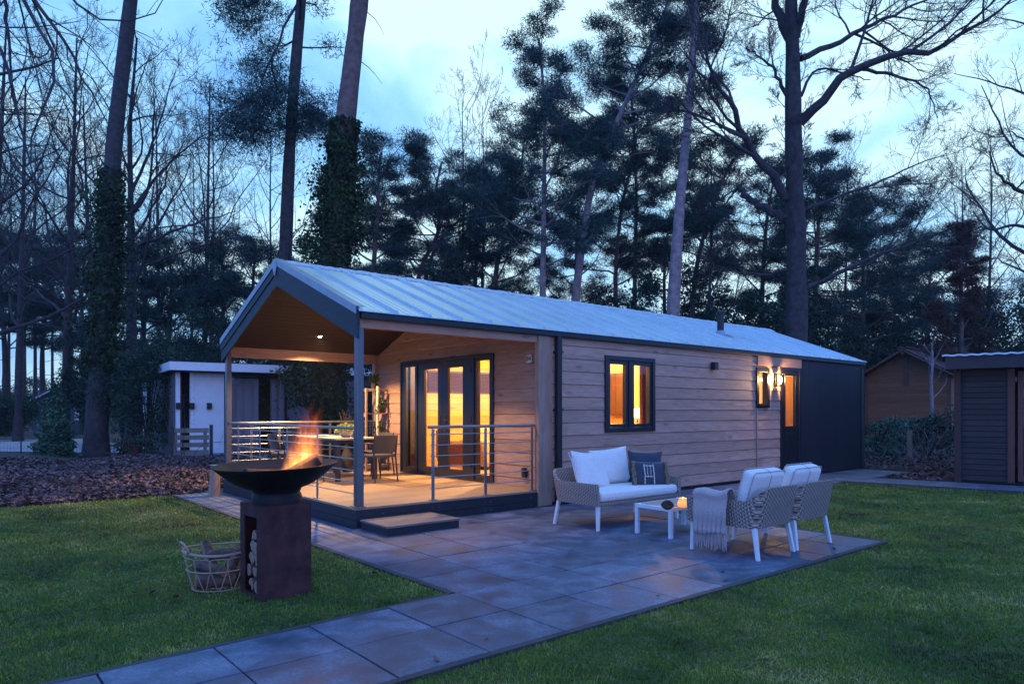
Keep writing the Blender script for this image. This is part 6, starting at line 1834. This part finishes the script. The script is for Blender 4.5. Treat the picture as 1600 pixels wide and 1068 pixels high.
# ------------------------------------------------------------------ shrubs and evergreen belt
def shrub(name, label, base, w, h, n, mat, seed, size=0.11, group=None, cone=False, d=None, stems=8):
    g = np.random.default_rng(seed); d = d or w
    t = tree_root(name, label, base, group, 'shrub')
    nc = 26
    if cone:
        z = g.random(n)**1.5; az = g.random(n)*6.283; lob = 1 + 0.22*np.sin(az*5+z*14+seed) + 0.18*np.sin(z*42)
        rr = (1-z)**0.75*lob*(0.35+0.65*np.sqrt(g.random(n)))
        c = np.stack([np.cos(az)*rr*w/2, np.sin(az)*rr*d/2, z*h+0.03], 1)
    else:
        cc = g.normal(size=(nc, 3)); cc /= np.linalg.norm(cc, axis=1)[:, None]; cc *= g.random((nc, 1))**0.4
        cc = cc*np.array([w/2, d/2, h*0.40]) + np.array([0, 0, h*0.48])
        k = g.integers(0, nc, n); o = g.normal(size=(n, 3)); o /= np.linalg.norm(o, axis=1)[:, None]; o *= g.random((n, 1))**0.5
        c = cc[k] + o*np.array([w*0.17, d*0.17, h*0.15])*(0.6+0.8*g.random((nc, 1)))[k]
        c[:, 2] = np.abs(c[:, 2])
    mesh_tris('leaves', leaf_quads(c, size, g, 0.2, 0.5), M[mat], t, 4)
    tb = Tubes()
    for i in range(stems):
        az = g.uniform(0, 6.28); e = np.array([math.cos(az)*w*0.3, math.sin(az)*d*0.3, h*g.uniform(0.55, 0.9)])
        tb.add(smooth_path([np.zeros(3), e*0.5*np.array([0.7, 0.7, 1.1]), e], 6), np.linspace(0.03, 0.008, 6), 5)
    tb.build('stems', M['bark_dark'], t)
    return t
shrub('young_conifer', 'dense conical young conifer beside the gravel road', base_at(86, 21.2), 1.2, 2.3, 8000, 'shrub_green', 101, 0.10, cone=True)
sh0 = [(232, 23.5, 3.2, 5.0, 'tall holly right of the ivy giant'), (215, 20.6, 1.3, 1.1, 'low thorny shrub at the foot of the ivy giant'), (295, 29, 4.6, 6.6, 'tall dark laurel behind the white chalet'), (395, 34, 6.0, 7.4, 'wide dark laurel right of the chalet'), (190, 30, 4.0, 5.6, 'dark laurel close behind the ivy giant'),
       (470, 28, 4.0, 4.6, 'dark laurel behind the porch railing'), (545, 27, 4.0, 5.2, 'tall dark laurel seen through the porch'), (22, 64, 8.0, 4.0, 'low dark thicket beyond the road bend'), (-40, 34, 5.0, 3.2, 'dark thicket left of the road'), (160, 50, 4.0, 2.6, 'low thicket right of the green house'), (60, 55, 9.0, 5.0, 'far wide thicket closing the road')]
for i, (px, Y, w_, h_, lab) in enumerate(sh0):
    shrub('evergreen_shrub', lab, base_at(px, Y), w_, h_, int(min(22000, 1300*w_*h_)), 'shrub', 110+i, 0.085 if Y < 30 else 0.13, 'evergreen shrubs on the left', d=w_*0.8)
belt = [(620, 30, 5.0, 4.2), (700, 33, 5.0, 4.8), (790, 35, 5.5, 5.4), (880, 36, 6.0, 6.8), (965, 36, 6.0, 8.2), (1045, 34, 6.0, 9.4), (1120, 33, 5.5, 8.2), (1180, 31, 5.0, 7.6), (1235, 33, 5.0, 8.8), (1300, 35, 6.0, 8.4), (1370, 38, 6.5, 9.0), (1440, 44, 7.5, 10.4), (1520, 42, 7.0, 9.6), (1590, 38, 6.5, 8.8), (1650, 36, 6.0, 8.0)]
for i, (px, Y, w_, h_) in enumerate(belt):
    nm = ['left end', 'second from the left', 'third from the left', 'fourth from the left', 'fifth from the left', 'sixth from the left', 'seventh from the left', 'just left of the bare oak', 'right behind the bare oak', 'just right of the bare oak', 'over the annex roof end', 'above the brown cabin', 'above the dark shed', 'right edge behind the shed', 'outermost on the right'][i]
    shrub('tall_evergreen', 'tall dark evergreen bush in the belt behind the cabin, ' + nm, base_at(px, Y), w_, h_, 17000, 'shrub', 140+i, 0.16, 'belt of evergreens behind the cabin', d=3.5)
pine('dead_conifer', 'russet dead conifer standing behind the dark shed', base_at(1502, 32), [base_at(1502, 32)] + pxs([(1502, 560), (1503, 470), (1500, 390), (1502, 350)], 32), 0.14, 0.03, 171, crown0=0.1, nl=40, spread=0.18, needle='needle_brown', prof=lambda f: 1.15*(1-f)+0.1, ext=(0.35, 0.35, 0.15))
for i, (px, Y, w_, h_, m_, lab) in enumerate(((1372, 22, 1.7, 1.5, 'shrub_green', 'blue-green spreading shrub beside the annex corner'), (1408, 24, 1.9, 1.6, 'shrub_green', 'blue-green spreading shrub before the brown cabin'), (1452, 21, 1.6, 1.5, 'shrub', 'dark tangled shrub left of the shed'), (1480, 24, 1.8, 2.0, 'shrub', 'taller dark shrub close to the shed corner'), (1430, 26, 2.4, 1.3, 'shrub', 'low dark shrub under the brown cabin wall'))):
    shrub('garden_shrub', lab, base_at(px, Y), w_, h_, 1300, m_, 180+i, 0.10, 'shrubs between annex and shed')
def sticks(name, label, base, n, h, spread_, seed, mat='bark_pale', r=0.010):
    g = np.random.default_rng(seed); t = tree_root(name, label, base, None, 'shrub'); tb = Tubes(); tw = Tubes()
    for i in range(n):
        az = g.uniform(0, 6.28); e = g.uniform(0.5, 1.4); d = np.array([math.cos(az)*math.cos(e), math.sin(az)*math.cos(e), math.sin(e)])
        C = branch_path((0, 0, 0), d, h*g.uniform(0.6, 1.1), g, 0.2, -0.02, 7); tb.add(C, np.linspace(r, 0.004, len(C)), 4)
        ramify(tb, tw, C, r, 0.004, g, 2, 4, 0.4, 0.9, 0.0, 0.003)
    for a_, b_ in zip(tw.V, tw.F): tb.V.append(a_); tb.F.append(b_ - b_.min() + tb.n); tb.n += len(a_)
    tb.build('stems', M[mat], t)
sticks('bare_shrub', 'pale leafless shrub with arching twigs in front of the brown cabin', base_at(1445, 20.0), 14, 1.7, 1, 191)
sticks('bare_shrub', 'leafless bramble tangle at the right foot of the ivy giant', base_at(218, 19.0), 16, 1.2, 1, 192, 'leaf_red', 0.008)
sticks('bare_shrub', 'thin leafless shrub before the wooden slatted gate', base_at(285, 18.0), 6, 2.3, 1, 193, 'bark_dark', 0.009)
b = base_at(1456, 25)
bare_tree('bare_birch', 'slender pale birch stem standing before the brown cabin', b, [b] + pxs([(1456, 640), (1455, 600), (1457, 565), (1456, 535)], 25), 0.09, 0.03, [], 195, maxl=3, autol=8, bark='bark_pale', crown0=0.45)
stk = thing('wooden_stake', 'short split wooden stake among the shrubs left of the shed', 'stake', base_at(1421, 20.0)); MB().bar((0, 0, 0), (0.01, 0, 0.95), 0.10).build('stake', M['wood_post'], stk)

# ================================================================== FALLEN LEAVES AND GRASS
def fallen(name, label, pts, size, seed, mat):
    g = np.random.default_rng(seed); n = len(pts)
    az = g.random(n)*6.283; ti = g.normal(size=(n, 2))*0.35
    d1 = np.stack([np.cos(az), np.sin(az), ti[:, 0]], 1); d2 = np.stack([-np.sin(az), np.cos(az), ti[:, 1]], 1)
    s = size*(0.55+0.9*g.random((n, 1)))
    curl = np.abs(g.normal(size=(n, 1)))*0.35
    c = pts; up_ = np.array([0, 0, 1.0])
    tip, tail = c + d1*s*0.55 + up_*s*curl*0.5, c - d1*s*0.55 + up_*s*curl*0.3
    l_, r2_ = c + d2*s*0.36 + up_*s*curl*0.45, c - d2*s*0.36 + up_*s*curl*0.35
    V = np.stack([tail, l_, c, tail, c, r2_, l_, tip, c, c, tip, r2_], 1).reshape(-1, 3)
    o = mesh_tris(name, V, M[mat], None, 3)
    return tag(o, label, 'leaves', kind='stuff')
g = np.random.default_rng(31)
def leafline(x): return np.interp(x, [-26, -14, -12.5, -7.8, -5.9, -5.0], [9.3, 9.5, 9.8, 10.9, 12.4, 13.2])
bank = MB(); nx, ny = 60, 30                              # low bank of leaves
def bankz(x, y):
    d = y - leafline(x); return np.clip(d/1.6, 0, 1)*0.16 + 0.05*np.sin(x*1.7+y)*np.clip(d, 0, 1) + 0.05*np.sin(x*0.6-y*1.3)*np.clip(d, 0, 1)
for j in range(ny+1):
    for i in range(nx+1):
        x = -24 + 18.3*i/nx; y0 = float(leafline(x)); y = y0 - 0.05 + (20.5-y0)*j/ny
        bank.v.append((x, y, float(bankz(x, y)) - 0.012*(j == 0)))
for j in range(ny):
    for i in range(nx): a = j*(nx+1)+i; bank.f.append((a, a+1, a+nx+2, a+nx+1))
tag(bank.build('leaf_bank', M['ground'], smooth=True), kind='structure')
n = 46000
x = -24 + 18.4*g.random(n); y = leafline(x) - 0.12 + 10.2*g.random(n)**1.5
keep = (np.abs(x) < 0.80*y + 1.2)
x, y = x[keep], y[keep]
fallen('leaf_litter', 'deep brown fallen beech leaves on the bank left of the lawn', np.stack([x, y, bankz(x, y) + 0.005 + 0.05*g.random(len(x))], 1), 0.075, 32, 'leaf')
n = 11000
u_ = 12.2 + 8*g.random(n); v_ = -2.6 + 9.5*g.random(n)
p = np.array([HF(a, b_) for a, b_ in zip(u_, v_)]); keep = ~((u_ < 14.35) & (v_ > -0.05)) & ~((u_ < 14.3) & (v_ > -1.35))
p = p[keep]; p[:, 2] = 0.0 + 0.05*g.random(len(p)) + 0.10*np.clip((UVa(p[:, 0], p[:, 1])[0]-13.5)/3, 0, 1)
fallen('leaf_litter', 'fallen leaves on the bare ground between the annex and the shed', p, 0.08, 33, 'leaf')
n = 170
x = -9 + 18*g.random(n); y = 3.6 + 9*g.random(n)**1.2
uu, vv = UVa(x, y)
keep = (np.abs(x) < 0.8*y) & ~((uu > -0.9) & (uu < 4.3) & (vv > -4.65)) & ~((uu <= -0.85) & (vv > -4.65) & (vv < -3.25)) & ~((uu > 4.2) & (vv > -1.3)) & (y < leafline(np.minimum(x, -5)) + (x > -5)*5) & (uu < 10.4)
fallen('lawn_leaves', 'a few scattered brown leaves lying on the lawn', np.stack([x, y, 0.028 + 0*x], 1)[keep], 0.05, 34, 'leaf_red')
fallen('patio_leaves', 'a few small leaves along the edge of the pavers', np.array([HF(a, b_, 0.024) for a, b_ in ((-4.0 + 8*g.random(), -4.5 + 0.25*g.random()) for _ in range(9))]), 0.045, 35, 'leaf')

def grass_blades(n, seed):
    g = np.random.default_rng(seed)
    y = 3.2 * (17.5/3.2)**g.random(n)                     # denser close to the camera
    x = (g.random(n)*2-1)*(0.80*y + 0.6)
    uu, vv = UVa(x, y)
    on = ~((uu > -0.885) & (uu < 4.255) & (vv > -4.645)) & ~((uu <= -0.84) & (vv > -4.645) & (vv < -3.26 + (uu+0.84)*0.047)) & ~((uu > 4.2) & (vv > -1.30))
    on &= ~((uu > 10.40 + np.clip(-vv-1.25, 0, 9)*0.2)) & ~((uu > -0.86) & (vv > -3.3) & (uu < 4)) & (y < leafline(np.minimum(x, -5.0)) + 0.15*g.normal(size=n) + (x > -4)*9)
    x, y = x[on], y[on]; n = len(x)
    k = np.clip(y/4.2, 1.0, 3.2)
    tuft = 0.5 + 0.5*np.sin(x*5.3+np.sin(y*3.1)*2)*np.sin(y*4.7+np.cos(x*2.3)*2)
    h = (0.012 + 0.021*g.random(n)**1.5)*(0.75+0.6*tuft)*(0.9+0.1*k); wd = (0.0017+0.0012*g.random(n))*k
    az = g.random(n)*6.283; ln_ = np.abs(g.normal(size=n))*0.85; la = g.random(n)*6.283
    s = np.stack([np.cos(az)*wd, np.sin(az)*wd, 0*az], 1)
    b = np.stack([x, y, 0*x], 1); tip = b + np.stack([np.cos(la)*ln_*h, np.sin(la)*ln_*h, h*np.clip(1.1-ln_*0.45, 0.25, 1)], 1)
    mid = b + np.stack([np.cos(la)*ln_*h*0.3, np.sin(la)*ln_*h*0.3, h*0.6*np.clip(1.1-ln_*0.3, 0.3, 1)], 1)
    V = np.stack([b-s, b+s, mid+s*0.8, mid-s*0.8, tip], 1)
    return V
V = grass_blades(420000, 41)
q4 = V[:, [0, 1, 2]].reshape(-1, 3)
n = len(V)
me = bpy.data.meshes.new('lawn_grass')
VV = V.reshape(-1, 3).astype(np.float32)
me.vertices.add(len(VV)); me.vertices.foreach_set('co', VV.ravel())
base_i = np.arange(n, dtype=np.int32)[:, None]*5
loops = np.concatenate([base_i+0, base_i+1, base_i+2, base_i+3, base_i+3, base_i+2, base_i+4], 1).ravel().astype(np.int32)
me.loops.add(len(loops)); me.loops.foreach_set('vertex_index', loops)
st_ = (np.arange(n, dtype=np.int32)[:, None]*7 + np.array([[0, 4]], np.int32)).ravel().astype(np.int32)
me.polygons.add(2*n); me.polygons.foreach_set('loop_start', st_)
me.update(calc_edges=True)
o = finish('lawn_grass', me, M['grass'])
tag(o, 'short patchy green grass of the lawn around the terrace', 'grass', kind='stuff')

# ================================================================== EVENING AIR
hb_ = MB().box(-190, 190, -16, 330, -1.6, 34).build('haze', None)
hm = bpy.data.materials.new('evening_haze'); hm.use_nodes = True
t = hm.node_tree; t.nodes.clear()
o = t.nodes.new('ShaderNodeOutputMaterial'); pv = node(t, 'ShaderNodeVolumePrincipled', {'Color': (0.82, 0.90, 1.0, 1), 'Density': 0.0005, 'Anisotropy': 0.0})
t.links.new(pv.outputs[0], o.inputs['Volume'])
hb_.data.materials.clear(); hb_.data.materials.append(hm)
tag(hb_, 'thin blue evening haze between the trees', 'haze', kind='stuff')
